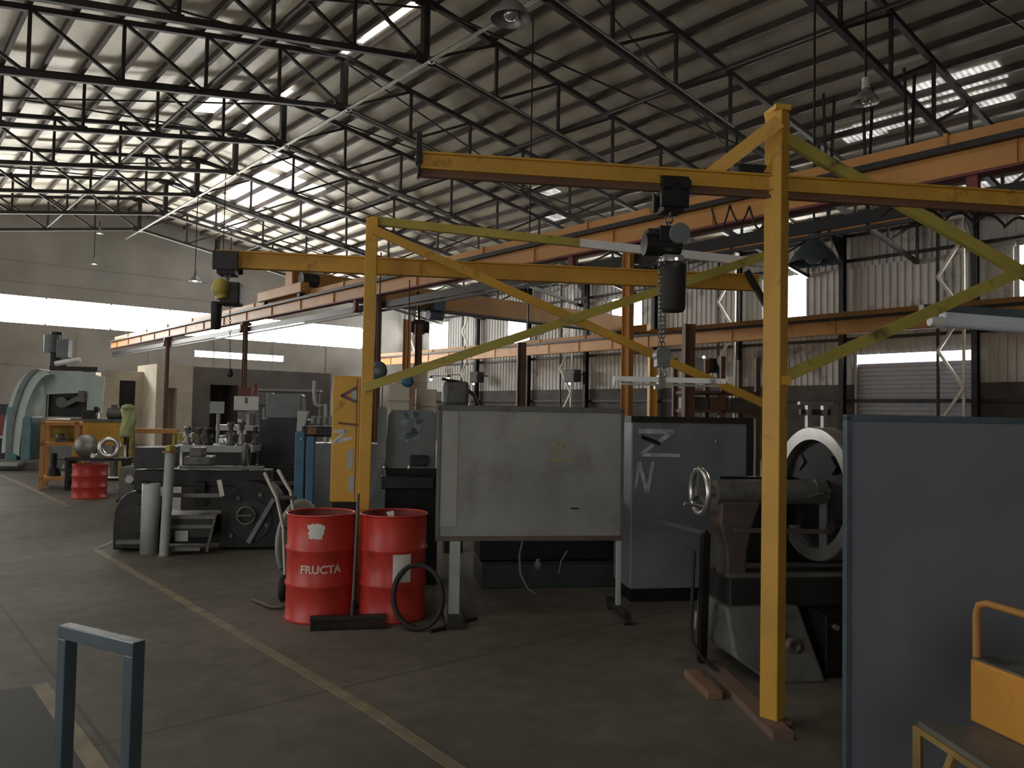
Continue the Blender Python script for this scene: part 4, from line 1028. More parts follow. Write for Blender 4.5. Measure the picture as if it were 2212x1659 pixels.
# ------------------------------------------------------------------ blue column machine
bd = 9.2; bl = P(655, 1000, bd)
t = thing('drill_stand', 'blue column machine with a dark head standing left of the orange cabinet', 'machine', at(bl, 0), ANG)
zc = P(665, 932, bd).z
obj('column', MB().bx(-.09, .02, -.08, .1, 0, zc).bx(.04, .13, -.08, .1, 0, zc - .05), M_blue, t, bevel=.01)
obj('base', MB().bx(-.25, .3, -.3, .3, 0, .1), M_blue, t, bevel=.01)
z2 = P(660, 888, bd).z
obj('head', MB().prism([(-.08, zc), (.0, zc), (.05, z2), (-.07, z2)], (0, -.06, 0), (1, 0, 0), (0, 0, 1), (0, 1, 0), .12), M_greypipe, t, bevel=.006)
obj('arm', MB().box((.16, 0, P(690, 932, bd).z), (.36, .16, .12)), M_black, t, bevel=.02)
obj('control_plate', MB().box((.1, -.085, P(670, 930, bd).z), (.1, .01, .075)), M_wood, t)
mb = MB()
for i in range(4): mb.box((.1 + i * .07, 0, P(690, 908, bd).z), (.045, .1, .1))
obj('spindle_head', mb, M_slate, t, bevel=.01)
obj('lamp', MB().ball(P(651, 949, bd - .12), .014), M_bright, t, world=True)
# grey cupboard behind it
q = W(-2.1, 10.4)
t = thing('tool_cupboard', 'dark grey tool cupboard standing behind the blue column machine', 'cupboard', q, ANG)
obj('body', MB().bx(-.7, .55, 0, .5, .05, 1.25), M_slate, t, bevel=.01)
for x0, x1, xh in ((-.68, -.08, -.12), (-.06, .53, -.02)):
    dd_ = obj('door', MB().bx(x0, x1, -.02, 0, .1, 1.2), M_slate, t, bevel=.005); obj('handle', MB().bx(xh - .01, xh + .01, -.05, -.02, .6, .75), M_bright, dd_)
obj('plinth', MB().bx(-.68, .53, .02, .48, 0, .05), M_black, t); CUP = t
t = thing('gear_box', 'dark grey gearbox on the floor right of the small red drum', 'gearbox', at(PZ(292, 1085, 0), 0), ANG)
obj('housing', MB().bx(-.3, .28, 0, .5, .04, .62), M_castgrey, t, bevel=.04); obj('shaft', MB().cyl((-.05, -.02, .42), (-.05, -.2, .42), .09, .07, 20), M_steel, t)
obj('cover_plate', MB().cyl((.1, -.02, .25), (.1, .0, .25), .12, None, 20), M_dark, t); obj('skid', MB().bx(-.32, .3, -.02, .06, 0, .05).bx(-.32, .3, .44, .52, 0, .05), M_dark, t)
t = thing('swarf_bin', 'black swarf bin on the floor between the lathe bed and the blue column machine', 'bin', at(PZ(585, 1140, 0), 0), ANG)
obj('body', MB().prism([(-.3, 0), (.3, 0), (.38, .62), (-.38, .62)], (0, 0, 0), (1, 0, 0), (0, 0, 1), (0, 1, 0), .5), M_dark, t, bevel=.01); obj('rim', MB().bx(-.4, .4, -.02, .02, .6, .64), M_castgrey, t)
for i, (u, v, nm, m_) in enumerate(((575, 905, 'left', M_slate), (640, 925, 'right', M_dark))):
    t = thing('pillar_machine', 'dark pillar machine before the far grey cabinet, %s of two' % nm, 'machine', at(P(u, 950, 19.5), 0), ANG)
    zt_p = P(u, v - 50, 19.5).z
    obj('pillar', MB().cyl((0, 0, 0), (0, 0, zt_p), .1, None, 14), M_dark, t); obj('head', MB().box((0, -.15, zt_p - .1), (.4, .55, .35)), m_, t, bevel=.05)
    obj('table', MB().box((0, -.25, 1.0), (.6, .5, .07)), M_steel, t); obj('foot', MB().box((0, -.1, .05), (.7, .8, .1)), M_dark, t); obj('spindle', MB().cyl((0, -.3, zt_p - .25), (0, -.3, zt_p - .55), .05, .03, 12), M_steel, t)
# white bent pipe above it
mb = MB().tube([P(680, 822, 10.6), P(679, 850, 10.6), P(681, 872, 10.6), P(690, 878, 10.6), P(703, 873, 10.6), P(704, 955, 10.6)], .03, 8)
obj('bent_pipe', mb, M_greypipe, CUP, world=True)

# ------------------------------------------------------------------ black lathe bed with round housings, left middle
t = thing('lathe_bed', 'long black lathe bed with round end housings on the floor left of centre', 'lathe', W(-3.4, 9.4), ANG + .02)
def lx(u, d=9.3): return ((u - CX) / FPX * d + 3.4)
def lz(v, d=9.3): return H - (v - 879) / FPX * d
for (u0, u1, v0, v1) in ((262, 345, 1058, 1196), (478, 608, 1036, 1198)):
    cxm = (lx(u0) + lx(u1)) / 2; w_ = (lx(u1) - lx(u0)) / 2; hh = lz(v0)
    poly = [(cxm - w_, .02), (cxm - w_ * 1.02, hh * .4)] + [(cxm - w_ * math.cos(a), hh * .55 + hh * .45 * math.sin(a)) for a in [PI * k / 12 for k in range(1, 12)]] + [(cxm + w_ * 1.02, hh * .4), (cxm + w_, .02)]
    obj('round_housing', MB().prism(poly, (0, .0, 0), (1, 0, 0), (0, 0, 1), (0, 1, 0), .5), M_black, t, bevel=.02)
obj('bed_frame', MB().bx(lx(312), lx(590), .16, .5, .06, lz(1110)), M_black, t, bevel=.01)
for v, u0, u1, y in ((1007, 392, 568, .0), (1063, 375, 492, -.2), (998, 300, 380, .1), (1108, 380, 478, -.22), (1128, 378, 474, -.22), (1174, 374, 450, -.24)):
    obj('rail', MB().bar((lx(u0), y, lz(v)), (lx(u1), y - .02, lz(v)), .06, .045), M_castgrey, t, bevel=.004)
obj('upper_bed', MB().bx(lx(290), lx(575), .2, .55, lz(1052), lz(1015)), M_black, t, bevel=.01)
for u in (310, 430, 560): obj('bed_leg', MB().bx(lx(u) - .06, lx(u) + .06, .1, .45, .5, lz(1040)), M_black, t)
obj('carriage', MB().bx(lx(300), lx(370), -.02, .5, lz(1010), lz(965)), M_dark, t, bevel=.01)
obj('lever', MB().bar((lx(482), -.24, lz(1030)), (lx(490), -.26, lz(1064)), .05, .02, (0, 1, 0)), M_pale, t)
obj('name_plate', MB().box((lx(411), -.255, lz(1147)), (.14, .01, .12)), M_greypipe, t, label='pale square plate')
obj('swarf_tray', MB().bx(lx(372), lx(470), -.24, .2, lz(1150), lz(1110)), M_dark, t)
obj('side_bracket', MB().bar((lx(462), -.24, lz(1180)), (lx(478), -.24, lz(1100)), .03, .05, (0, 1, 0)), M_cast, t)
cxr = (lx(478) + lx(608)) / 2
obj('gear_disc', MB().cyl((cxr, -.03, .36), (cxr, .0, .36), .24, None, 30), M_dark, t)
hd_ = obj('hand_wheel', MB().rev([(.09, -.07), (.11, -.075), (.115, -.06), (.11, -.045), (.09, -.05)], (cxr - .05, -.01, .42), (0, 1, 0), 24, closed=True).bar((cxr - .15, -.07, .42), (cxr + .05, -.07, .42), .015, .02), M_castgrey, t)
obj('wheel_grip', MB().cyl((cxr + .03, -.08, .42), (cxr + .03, -.16, .42), .014, None, 10), M_dark, hd_)
obj('strut', MB().bar((cxr - .02, -.05, .1), (cxr + .26, -.05, .62), .05, .04, (0, 1, 0)), M_slate, t)
for dx, dz in ((.18, .3), (-.22, .18), (.1, .66), (-.15, .62)): obj('bolt_head', MB().cyl((cxr + dx, -.04, dz), (cxr + dx, .0, dz), .024, None, 8), M_castgrey, t)
cxl = (lx(262) + lx(345)) / 2
obj('gear_disc', MB().cyl((cxl, -.03, .38), (cxl, .0, .38), .17, None, 30), M_dark, t)
obj('skirt_rail', MB().bar((lx(272), -.04, .12), (lx(345), -.04, .12), .06, .05), M_castgrey, t)
obj('cross_slide', MB().bx(lx(395), lx(450), .1, .45, lz(1007) + .02, lz(985)).bx(lx(405), lx(432), .12, .4, lz(985), lz(965)), M_castgrey, t, bevel=.012)
obj('steady_rest', MB().rev([(.1, -.03), (.16, -.03), (.16, .03), (.1, .03)], (lx(520), .3, lz(985)), (1, 0, 0), 24, closed=True), M_castgrey, t)
# upright grey pipes before the bed
pp = PZ(322, 1195, 0); ptop = P(330, 1045, (pp - CAM).dot(Fw) + .02)
mb = MB().rev([(.078, 0), (.1, 0), (.1, ptop.z), (.078, ptop.z)], (0, 0, 0), (0, 0, 1), 28, closed=True)
o = obj('upright_pipe', mb, M_greypipe); o.location = at(pp, 0); tag(o, 'short wide grey pipe standing upright before the black lathe bed', 'pipe')
pp = PZ(354, 1202, 0); d_ = (pp - CAM).dot(Fw); ptop = P(368, 978, d_)
t = thing('upright_pipe', 'tall thin grey pipe with a flange standing before the black lathe bed', 'pipe', at(pp, 0))
lean = P(368, 978, d_) - at(pp, ptop.z); lean.z = 0
obj('tube', MB().cyl((0, 0, .0), (lean.x, lean.y, ptop.z), .052, .055, 24), M_greypipe, t)
obj('flange', MB().cyl((lean.x, lean.y, ptop.z), (lean.x, lean.y, ptop.z + .015), .085, None, 24), M_wood, t)
obj('foot', MB().cyl((0, 0, 0), (0, 0, .012), .07, None, 20), M_pink, t)
solo('yellow_cap', 'small yellow cap resting on the tall thin grey pipe', 'cap', MB().box(at(pp, ptop.z + .05) + Vector((lean.x, lean.y, 0)), (.09, .07, .07), .4), M_yel_old, bevel=.012)

# benches with small machines behind the black bed
t = thing('machine_bench', 'grey machine bench with small fittings behind the black lathe bed', 'bench', W(-4.6, 12.6), ANG)
def bx_(u, d=12.6): return (u - CX) / FPX * d + 4.6
def bz(v, d=12.6): return H - (v - 880) / FPX * d
obj('table', MB().bx(bx_(395), bx_(555), -.3, .5, bz(972), bz(958)), M_greypipe, t, bevel=.004)
obj('pedestal', MB().bx(bx_(410), bx_(545), -.2, .45, 0, bz(972)), M_black, t)
obj('drawer_front', MB().bx(bx_(415), bx_(470), -.215, -.2, bz(1030), bz(980)), M_dark, t)
random.seed(11)
FIT = ['worn steel', 'dark iron', 'grey cast', 'brown rusty', 'bright steel']; FM = [M_steel, M_dark, M_castgrey, M_cast, M_bright]
POS = ['leftmost', 'second from the left', 'third from the left', 'fourth from the left', 'fifth from the left', 'sixth from the left', 'rightmost']
for i in range(7):
    u = 412 + i * 23; k = (i * 3) % 5
    p = W(-4.6, 12.6) + S * bx_(u) + N * random.uniform(-.15, .25); z0 = bz(958)
    h_ = random.uniform(.12, .42); w_ = random.uniform(.055, .075)
    mb = MB().rev([(.001, 0), (w_, 0), (w_, .04), (w_ * .55, .07), (w_ * .5, h_ * .8), (w_ * .8, h_ * .82), (w_ * .8, h_), (.001, h_)], at(p, z0), (0, 0, 1), 16)
    mb.box(at(p, z0 + h_ * .5), (w_ * 1.9, .06, .06), ANG)
    solo('bench_fitting', '%s spindle fitting on the grey bench behind the lathe bed, %s' % (FIT[k], POS[i]), 'fitting', mb, FM[k], 'fittings on the grey bench')
# sign post and white board
t = thing('sign_post', 'grey square sign on a thin post among the far machines', 'sign', at(P(470, 950, 16), 0), ANG)
z1 = P(468, 885, 16).z
obj('post', MB().cyl((0, 0, 0), (0, 0, z1), .035, None, 10), M_greypipe, t)
obj('sign_plate', MB().box((-.02, -.04, P(466, 880, 16).z), (.28, .02, .24)), M_greypipe, t)
q = P(532, 870, 18)
t = thing('white_board', 'bright white sheet standing on a machine among the far clutter', 'board', at(q, P(532, 890, 18).z), ANG)
obj('sheet', MB().bx(-.27, .27, -.01, .01, .04, .36), M_white, t)
obj('clip', MB().bx(-.03, .03, -.02, -.01, .2, .33), M_castgrey, t)
solo('red_guard', 'dark red machine guard above the far white sheet', 'guard', MB().box(P(530, 845, 18.2), (.3, .2, .18), ANG).box(P(553, 842, 18.2), (.08, .1, .3), ANG), M_redox, bevel=.01)
t = thing('milling_machine', 'grey milling machine under the far white sheet', 'machine', at(q, 0), ANG)
obj('body', MB().bx(-.45, .35, -.2, .6, 0, P(532, 930, 18).z), M_dark, t, bevel=.03)
obj('table', MB().bx(-.6, .6, -.25, .2, P(532, 930, 18).z, P(532, 918, 18).z), M_steel, t)
obj('column', MB().bx(-.2, .2, .15, .5, P(532, 918, 18).z, P(532, 890, 18).z), M_slate, t)
mb = MB().cyl((.1, -.1, P(532, 918, 18).z), (.1, -.1, P(532, 895, 18).z), .07, None, 14); obj('spindle', mb, M_steel, t)
t = thing('dark_machine', 'tall blue-black machine cabinet left of the blue column machine', 'machine', at(P(610, 960, 13.5), 0), ANG)
obj('body', MB().bx(-.4, .42, 0, .7, 0, P(600, 905, 13.5).z), mat('blue_black_paint', (.03, .035, .05), .5, 0, .3, 3), t, bevel=.02)
obj('top_hood', MB().bx(-.3, .3, .05, .6, P(600, 905, 13.5).z, P(600, 850, 13.5).z), M_slate, t, bevel=.03)
obj('lower_cabinet', MB().bx(-.6, .5, -.25, .0, 0, .75), M_black, t, bevel=.02)
t = thing('grey_cabinet', 'long grey low cabinet before the far office wall', 'cabinet', at(P(600, 900, 24), 0), ANG)
obj('body', MB().bx(-.9, 1.2, 0, .6, 0, P(600, 845, 24).z), M_office_dark, t, bevel=.02); obj('top', MB().bx(-.95, 1.25, -.05, .65, P(600, 845, 24).z, P(600, 840, 24).z), M_greypipe, t)

# ------------------------------------------------------------------ mint boring machine, far left
md = 21.0
def mp(u, v, d=md): return P(u, v, d)
base = at(mp(110, 990), 0)
t = thing('boring_machine', 'large mint green boring machine with an arched hood at far left', 'machine', base, ANG)
def mx(u): return (u - 110) / FPX * md
def mz(v): return H - (v - 876) / FPX * md
obj('side_panel', MB().prism([(mx(92), mz(905)), (mx(92), mz(808)), (mx(105), mz(800)), (mx(165), mz(800)), (mx(213), mz(812)), (mx(210), mz(890)), (mx(180), mz(893)), (mx(180), mz(846)), (mx(97), mz(852)), (mx(97), mz(905))], (0, -.05, 0), (1, 0, 0), (0, 0, 1), (0, 1, 0), .1), M_mint, t)
obj('inner_panel', MB().bx(mx(97), mx(180), .1, .2, mz(900), mz(846)), M_black, t)
mb = MB(); mb.box((mx(150), .0, mz(866)), (.5, .2, .12), 0, Matrix.Rotation(-.5, 3, 'Y')); mb.box((mx(170), 0, mz(855)), (.16, .25, .3)); mb.cyl((mx(128), -.05, mz(868)), (mx(128), .1, mz(868)), .14)
obj('spindle_arm', mb, M_castgrey, t)
arc = []
for k in range(13):
    a = PI * .5 + (PI * .5) * k / 12; arc.append((mx(98) + math.cos(a) * (mx(98) - mx(44)), mz(975) + math.sin(a) * (mz(800) - mz(975))))
inner = [(x + .18, z - .12) for x, z in arc]
obj('arched_hood', MB().prism(arc + inner[::-1], (0, -.35, 0), (1, 0, 0), (0, 0, 1), (0, 1, 0), .9), M_mint, t)
arc2 = [(x - .28, z * .985 - .05) for x, z in arc]
obj('hood_band', MB().prism([(x - .12, z + .02) for x, z in arc] + arc[::-1], (0, -.4, 0), (1, 0, 0), (0, 0, 1), (0, 1, 0), 1.0), M_slate, t)
obj('outer_hood', MB().prism([(x - .32, z - .05) for x, z in arc] + [(x - .12, z) for x, z in arc][::-1], (0, -.2, 0), (1, 0, 0), (0, 0, 1), (0, 1, 0), .7), M_mint, t)
obj('column', MB().bx(mx(28), mx(52), -.3, .3, .1, mz(880)), M_teal, t, bevel=.03)
obj('column', MB().bx(mx(60), mx(80), -.35, .3, .1, mz(900)), M_teal, t, bevel=.03)
obj('base', MB().bx(mx(15), mx(205), -.5, 1.2, 0, .25), M_castgrey, t, bevel=.02)
obj('gearbox', MB().bx(mx(92), mx(215), -.1, .9, .25, mz(905)), M_slate, t, bevel=.02)
obj('step', MB().bx(mx(18), mx(75), -.9, -.5, .12, .2), M_greypipe, t)
mb = MB().box((mx(150), .2, mz(795)), (1.2, .5, .12)).box((mx(120), .2, mz(783)), (.3, .3, .2)).cyl((mx(105), .2, mz(790)), (mx(105), .2, mz(715)), .14)
obj('top_gear', mb, M_dark, t)
obj('motor', MB().cyl((mx(100), .1, mz(760)), (mx(100), .1, mz(722)), .2).box((mx(128), 0, mz(752)), (.3, .3, .5)), M_slate, t, bevel=.02)
obj('light_pipe', MB().cyl((mx(118), -.2, mz(786)), (mx(170), -.3, mz(776)), .07, None, 10), M_white, t)

# far left red-dark machine at the image edge
t = thing('grey_machine', 'dark machine with a red panel at the far left edge', 'machine', at(P(10, 990, 22), 0), ANG)
obj('body', MB().bx(-.5, .2, 0, .8, 0, 1.7), M_dark, t, bevel=.03); obj('red_panel', MB().bx(-.3, .15, -.02, 0, .8, 1.4), M_redox, t); obj('table', MB().bx(-.4, .35, -.3, 0, .75, .82), M_steel, t)

# ------------------------------------------------------------------ yellow shelf rack and benches
rd = 16.6
rk = at(PZ(130, 1052, 0), 0)
t = thing('shelf_rack', 'open yellow steel rack with one shelf left of the far red drum', 'rack', rk, ANG + .28)
rw, rdp = .30, .45
def rzv(v): return H - (v - 877) / FPX * ((rk - CAM).dot(Fh))
ht_ = rzv(908)
for sx_ in (-1, 1):
    for sy_ in (-1, 1): obj('post', MB().bx(sx_ * rw - .04, sx_ * rw + .04, sy_ * rdp - .04, sy_ * rdp + .04, 0, ht_), M_orange, t)
for v in (915, 958, 1030): obj('shelf', MB().bx(-rw - .04, rw + .04, -rdp - .04, rdp + .04, rzv(v) - .035, rzv(v) + .035), M_orange, t, bevel=.004)
obj('back_panel', MB().bx(-rw, rw, rdp - .02, rdp, rzv(958), ht_), M_yel_old, t)
def rkp(x, y, z): return rk + Matrix.Rotation(ANG + .28, 3, 'Z') @ Vector((x, y, 0)) + Vector((0, 0, z))
solo('gear_casting', 'grey casting lying on the upper shelf of the yellow rack', 'casting', MB().ball(rkp(0, -.1, rzv(958) + .13), .11, (1, 1, .8)).cyl(rkp(-.1, -.1, rzv(958) + .04), rkp(.1, -.1, rzv(958) + .04), .09), M_castgrey)
solo('gear_casting', 'dark stacked casting on the lower shelf of the yellow rack, left one', 'casting', MB().cyl(rkp(-.12, -.1, rzv(1030) + .036), rkp(-.12, -.1, rzv(1030) + .2), .13, .1).cyl(rkp(-.12, -.1, rzv(1030) + .2), rkp(-.12, -.1, rzv(1030) + .5), .06), M_dark)
solo('gear_casting', 'worn steel casting on the lower shelf of the yellow rack, right one', 'casting', MB().cyl(rkp(.12, -.15, rzv(1030) + .036), rkp(.12, -.15, rzv(1030) + .13), .12, .11).ball(rkp(.12, -.15, rzv(1030) + .2), .09), M_steel)
t = thing('work_bench', 'yellow steel bench behind the ring flange and red drum', 'bench', at(P(225, 1000, 18.2), 0), ANG)
obj('top', MB().bx(-.65, .5, -.3, .4, P(220, 912, 18).z, P(220, 905, 18).z), M_castgrey, t)
obj('front_panel', MB().bx(-.62, .47, -.28, -.24, P(220, 962, 18).z, P(220, 912, 18).z), M_yel, t, bevel=.01)
for sx_ in (-.58, .42): obj('leg', MB().bx(sx_ - .04, sx_ + .04, -.24, -.16, 0, P(220, 912, 18).z), M_yel_old, t); obj('leg', MB().bx(sx_ - .04, sx_ + .04, .28, .36, 0, P(220, 912, 18).z), M_yel_old, t)
wb = at(P(225, 1000, 18.2), P(220, 905, 18).z)
solo('vice', 'dark bench vice on the yellow bench by the mint machine', 'vice', MB().box(wb + S * -.35 + Vector((0, 0, .1)), (.3, .2, .2), ANG).box(wb + S * -.2 + Vector((0, 0, .22)), (.1, .16, .12), ANG), M_dark, bevel=.02)
solo('gear_motor', 'dark rounded motor on the right of the yellow bench', 'motor', MB().cyl(wb + S * .05 + Vector((0, 0, .13)), wb + S * .4 + Vector((0, 0, .13)), .13).box(wb + S * .2 + Vector((0, 0, .28)), (.14, .14, .1), ANG), M_castgrey)
solo('swivel_chair_motor'.replace('swivel_chair_', 'pump_'), 'grey pump body at the right end behind the yellow bench', 'pump', MB().cyl(at(P(255, 960, 18.8), 0), at(P(255, 960, 18.8), .9), .16, .12), M_castgrey)
# ring flange and disc on a dark stand before the bench
t = thing('parts_stand', 'dark low stand carrying the round flange and disc beside the red drum', 'stand', at(P(232, 1060, 15.9), 0), ANG)
zs = P(232, 990, 15.7).z
obj('top', MB().bx(-.75, .4, -.25, .25, zs - .05, zs), M_dark, t); 
for sx_ in (-.7, .35): obj('leg', MB().bx(sx_ - .03, sx_ + .03, -.22, .22, 0, zs - .05), M_dark, t)
obj('lower_shelf', MB().bx(-.7, .35, -.2, .2, .2, .25), M_black, t)
q = P(237, 966, 15.65); q = Vector((q.x, q.y, zs + .215))
solo('ring_flange', 'bright ring-shaped flange standing on edge behind the red drum', 'flange', MB().rev([(.13, -.04), (.2, -.04), (.215, -.02), (.215, .04), (.13, .04)], q, -N, 32, closed=True), M_bright)
q = P(187, 963, 15.75); q = Vector((q.x, q.y, zs + .235))
solo('blank_disc', 'dull grey disc flange standing on edge left of the bright ring flange', 'flange', MB().rev([(.001, -.03), (.07, -.05), (.08, -.03), (.22, -.02), (.235, 0), (.22, .03), (.001, .03)], q, -N, 32), M_steel)
q = P(200, 980, 15.7); solo('small_roller', 'small bright roller lying before the grey disc flange', 'roller', MB().cyl((q.x, q.y, zs + .045), tuple(Vector((q.x, q.y, zs + .045)) + N * .12), .045, None, 18), M_bright)
# yellow trestle and lime jacket
t = thing('trestle', 'yellow steel trestle with a long top rail left of the sign post', 'trestle', at(P(330, 960, 17.2), 0), ANG)
zt3 = P(330, 926, 17.2).z
obj('top_rail', MB().bx(-.5, .52, -.08, .08, zt3 - .1, zt3), M_orange, t, bevel=.006)
for sx_ in (-.42, .45): obj('leg', MB().bar((sx_, -.3, 0), (sx_, 0, zt3 - .05), .06, .06, (1, 0, 0)).bar((sx_, .3, 0), (sx_, 0, zt3 - .05), .06, .06, (1, 0, 0)), M_yel_old, t)
obj('side_board', MB().bx(.52, .85, -.1, .1, zt3 - .25, zt3 - .08), M_yel_old, t)
obj('hanging_chain', MB().bar((-.42, -.15, .5), (.45, -.15, .5), .05, .05), M_brown, t)
q = P(276, 905, 16.5)
mb = MB(); vv = []; nx_, nz_ = 8, 10
for j in range(nz_ + 1):
    for i in range(nx_ + 1):
        f = i / nx_ - .5; g = j / nz_
        x = f * (.32 - .08 * g) + .03 * math.sin(g * 5); y = -.07 * math.cos(f * PI) + .02 * math.sin(i * 2.1 + j * .7)
        vv.append(q + S * x + N * y + Vector((0, 0, .20 - .62 * g + .05 * (1 - 4 * f * f))))
fs = [(j * (nx_ + 1) + i, j * (nx_ + 1) + i + 1, (j + 1) * (nx_ + 1) + i + 1, (j + 1) * (nx_ + 1) + i) for j in range(nz_) for i in range(nx_)]
mb.add(vv, fs, True)
t = thing('work_jacket', 'lime green work jacket hanging by the yellow trestle', 'jacket', at(q, 0), ANG)
o = obj('cloth', mb, M_lime, t, world=True); sd_ = o.modifiers.new('thick', 'SOLIDIFY'); sd_.thickness = .03
obj('coat_stand', MB().cyl(at(q, 0) + N * .06, at(q, q.z + .24) + N * .06, .02, None, 8), M_dark, t, world=True)
obj('hood', MB().ball(q + Vector((0, 0, .24)), .12, (1.1, 1, .6)), M_lime, t, world=True)

# ------------------------------------------------------------------ far clutter by the right wall, seen over the screens
t = thing('storage_rack', 'brown storage rack of stacked stock behind the sprayed cabinet', 'rack', at(P(1560, 900, 13.5), 0), ANG)
zr = P(1560, 838, 13.5).z
for u in (1485, 1560, 1640):
    x = (u - 1560) / FPX * 13.5
    for y in (0, .7): obj('post', MB().bx(x - .04, x + .04, y - .04, y + .04, 0, P(1560, 770, 13.5).z), M_brown, t)
for v in (845, 885): obj('shelf', MB().bx(-.6, .65, -.04, .74, P(1560, v, 13.5).z - .05, P(1560, v, 13.5).z), M_brown, t)
rr = at(P(1560, 900, 13.5), 0)
BX = [(1510, 858, .4, M_cast, 'brown'), (1560, 858, .34, M_wood, 'timber'), (1612, 860, .36, M_castgrey, 'grey')]
for u, v, w_, m_, nm in BX:
    c = rr + S * ((u - 1560) / FPX * 13.5) + N * .3; z = P(1560, 885, 13.5).z
    solo('stock_box', '%s stock box on the rack behind the sprayed cabinet' % nm, 'box', MB().box(at(c, z + .105), (w_, .4, .21), ANG), m_, 'boxes on the brown rack', bevel=.01)
for i, (u, v0, d, m_, lb) in enumerate(((1127, 740, 15.0, M_brown, 'slim brown steel post rising behind the middle of the grey screen'),
                                         (1410, 770, 10.5, M_yel, 'short yellow steel post right of the runway column'),
                                         (1488, 700, 12.0, M_brown, 'brown steel post behind the chain hoist, right of its hook'),
                                         (880, 690, 15.5, M_orange, 'orange steel post behind the rounded guard panel'),
                                         (905, 700, 17.5, M_brown, 'thin brown post right of the orange post, behind the guard panel'))):
    p = P(u, v0, d); w_ = .16 if i != 1 else .11
    mb = MB().ibeam(at(p, 0), p, w_, w_ * .9, .015, .015, S); mb.box(at(p, .01), (.3, .3, .02), ANG)
    solo('steel_post', lb, 'post', mb, m_)
# beige crates behind the guard panel
CR = [(862, 850, 12.0), (920, 862, 12.4), (905, 815, 16.0)]
for i, (u, v, d) in enumerate(CR):
    p = P(u, v, d); nm = ['left beige crate stack behind the rounded guard panel', 'right beige crate stack beside the grey screen', 'tall pale crate stack far behind the rounded guard panel'][i]
    solo('crate_stack', nm, 'crate', MB().box(at(p, (p.z + .15) / 2), (.32, .4, p.z + .15), ANG).box(at(p, p.z - .1) - N * .21, (.34, .03, .03), ANG), M_office, bevel=.01)
# dark machine head seen above the screen
p = P(985, 850, 9.5)
t = thing('milling_machine', 'dark machine head showing above the left corner of the grey screen', 'machine', at(p, 0), ANG)
obj('column', MB().bx(-.1, .12, 0, .3, 0, p.z - .1), M_dark, t)
HD = obj('head', MB().box((0, .1, p.z), (.32, .3, .3)), M_castgrey, t, bevel=.05)
obj('lever', MB().bar((.05, 0, p.z + .14), (-.18, -.05, p.z + .17), .03, .03), M_dark, HD); obj('handle', MB().tube([(.14, 0, p.z + .05), (.22, 0, p.z - .02), (.26, 0, p.z - .12)], .02, 8), M_dark, t)
# balancers hanging behind the left post
for (u, v, d, r, m_, lb) in ((817, 800, 8.6, .10, M_bluegrey, 'dark round spring balancer hanging just right of the left yellow post'),
                             (880, 822, 10.0, .085, M_blue, 'blue round spring balancer hanging under the yellow brace')):
    p = P(u, v, d); t = thing('spring_balancer', lb, 'balancer', p, ANG)
    obj('housing', MB().rev([(.001, -.05), (r * .8, -.06), (r, -.03), (r, .03), (r * .8, .06), (.001, .05)], (0, 0, 0), (0, 1, .0), 24), m_, t)
    obj('hanger', MB().cyl((0, 0, r * .95), (0, 0, r + 1.2), .008, None, 6), M_dark, t)
    obj('cable', MB().cyl((r * .5, 0, -r * .8), (r * .5, 0, -r - .35), .006, None, 6), M_dark, t)
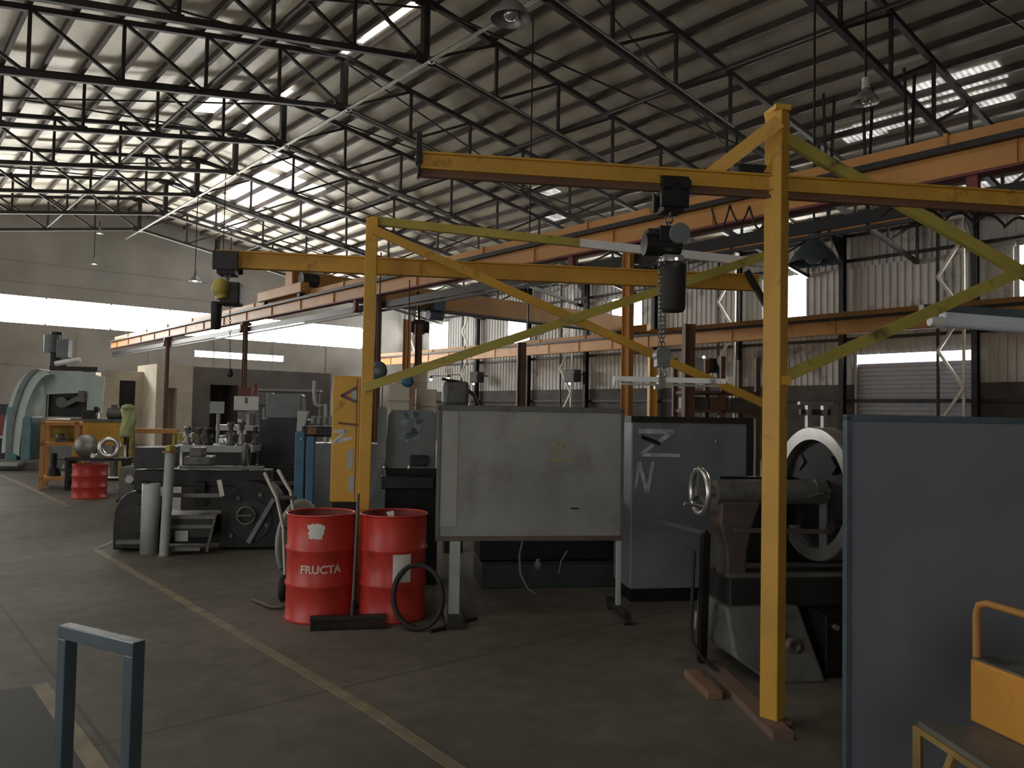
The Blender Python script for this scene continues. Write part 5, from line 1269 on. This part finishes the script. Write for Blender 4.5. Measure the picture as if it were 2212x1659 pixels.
# small black heaters with a glint on the right wall
HT = [(1030, 815, 'left'), (1237, 812, 'middle'), (1525, 790, 'right')]
for u, v, nm in HT:
    p = PX(u, v, XR - .95); t = thing('wall_heater', 'black box heater with a small light on the right wall, %s one of three' % nm, 'heater', p, 0, 'black heaters along the right wall')
    obj('casing', MB().box((0, 0, 0), (.5, .75, .62)), M_black, t, bevel=.03)
    obj('wall_arm', MB().bar((.2, 0, .1), (.80, 0, .1), .06, .06), M_dark, t)
    obj('louvre', MB().box((-.26, 0, -.05), (.02, .6, .35)), M_dark, t)
    obj('pilot_light', MB().ball((-.3, -.1, -.40 if u < 1500 else .34), .06), E_spot, t, label='small bright light')
for i, (u, v) in enumerate(((931, 819), (968, 817))):
    p = PX(u, v, XR - 1.2); t = thing('work_lamp', 'small lit work lamp by the right wall above the grey screen, %s of two' % ('left', 'right')[i], 'lamp', p)
    obj('bulb', MB().ball((0, 0, 0), .10), E_spot, t); obj('shade', MB().rev([(.03, .22), (.06, .18), (.13, .06), (.14, .04)], (0, 0, 0), (0, 0, 1), 16), M_dark, t); obj('bracket', MB().bar((0, 0, .2), (1.1, 0, .25), .04, .04), M_dark, t)
# orange monorail beam near the right-hand wall, hung from the roof
a, b = PX(1690, 507, 17.0), PX(2030, 461, 17.0); zz = (a.z + b.z) / 2
t = thing('monorail_beam', 'pale orange monorail beam hung from the roof, right of the near yellow post', 'beam', (17.0, b.y, zz))
obj('beam', MB().ibeam((0, 0, 0), (0, a.y - b.y + 3, 0), .26, .14, .02, .02), M_orange, t)
for yy in (.6, 1.5, 2.4, 5.0): obj('hanger', MB().bar((0, yy, .1), (-.25, yy, bot(17) - zz - .1), .05, .05, (0, 1, 0)).bar((0, yy, .1), (.25, yy, bot(17.5) - zz), .05, .05, (0, 1, 0)).bar((0, yy - .02, -.2), (0, yy - .02, .2), .09, .05, (0, 1, 0)), M_dark, t)
# chain hoist hanging under the bridge crane
p = P(905, 715, 20.0)
t = thing('chain_hoist', 'dark small chain hoist hanging behind the crossed yellow braces, near the far windows', 'hoist', p, ANG)
obj('body', MB().box((0, 0, .1), (.3, .3, .35)).cyl((-.25, 0, .1), (.25, 0, .1), .15), M_dark, t, bevel=.02)
obj('chain', MB().tube([(0, 0, -.05), (.02, 0, -.8)], .03, 6), M_dark, t)
obj('hook', MB().ball((.02, 0, -.85), .09), M_steel, t)
obj('hanger', MB().bar((0, 0, .2), (-.05, 0, 1.0), .06, .06, (0, 1, 0)), M_dark, t)
# lit batten under the brace in the middle
t = thing('fluorescent_batten', 'small lit fluorescent batten below the far window behind the brace', 'lamp', P(1140, 730, 19.0), ANG)
obj('tray', MB().bar(P(1112, 727, 19), P(1172, 719, 19.6), .1, .09), M_white, t, world=True)
obj('tube', MB().cyl(P(1112, 737, 18.95), P(1142, 730, 19.2), .05, None, 10), E_spot, t, world=True)
obj('stem', MB().bar(P(1140, 724, 19.3), at(P(1140, 724, 19.3), rz_(P(1140, 724, 19.3).x) - .2), .03, .03, N), M_dark, t, world=True)
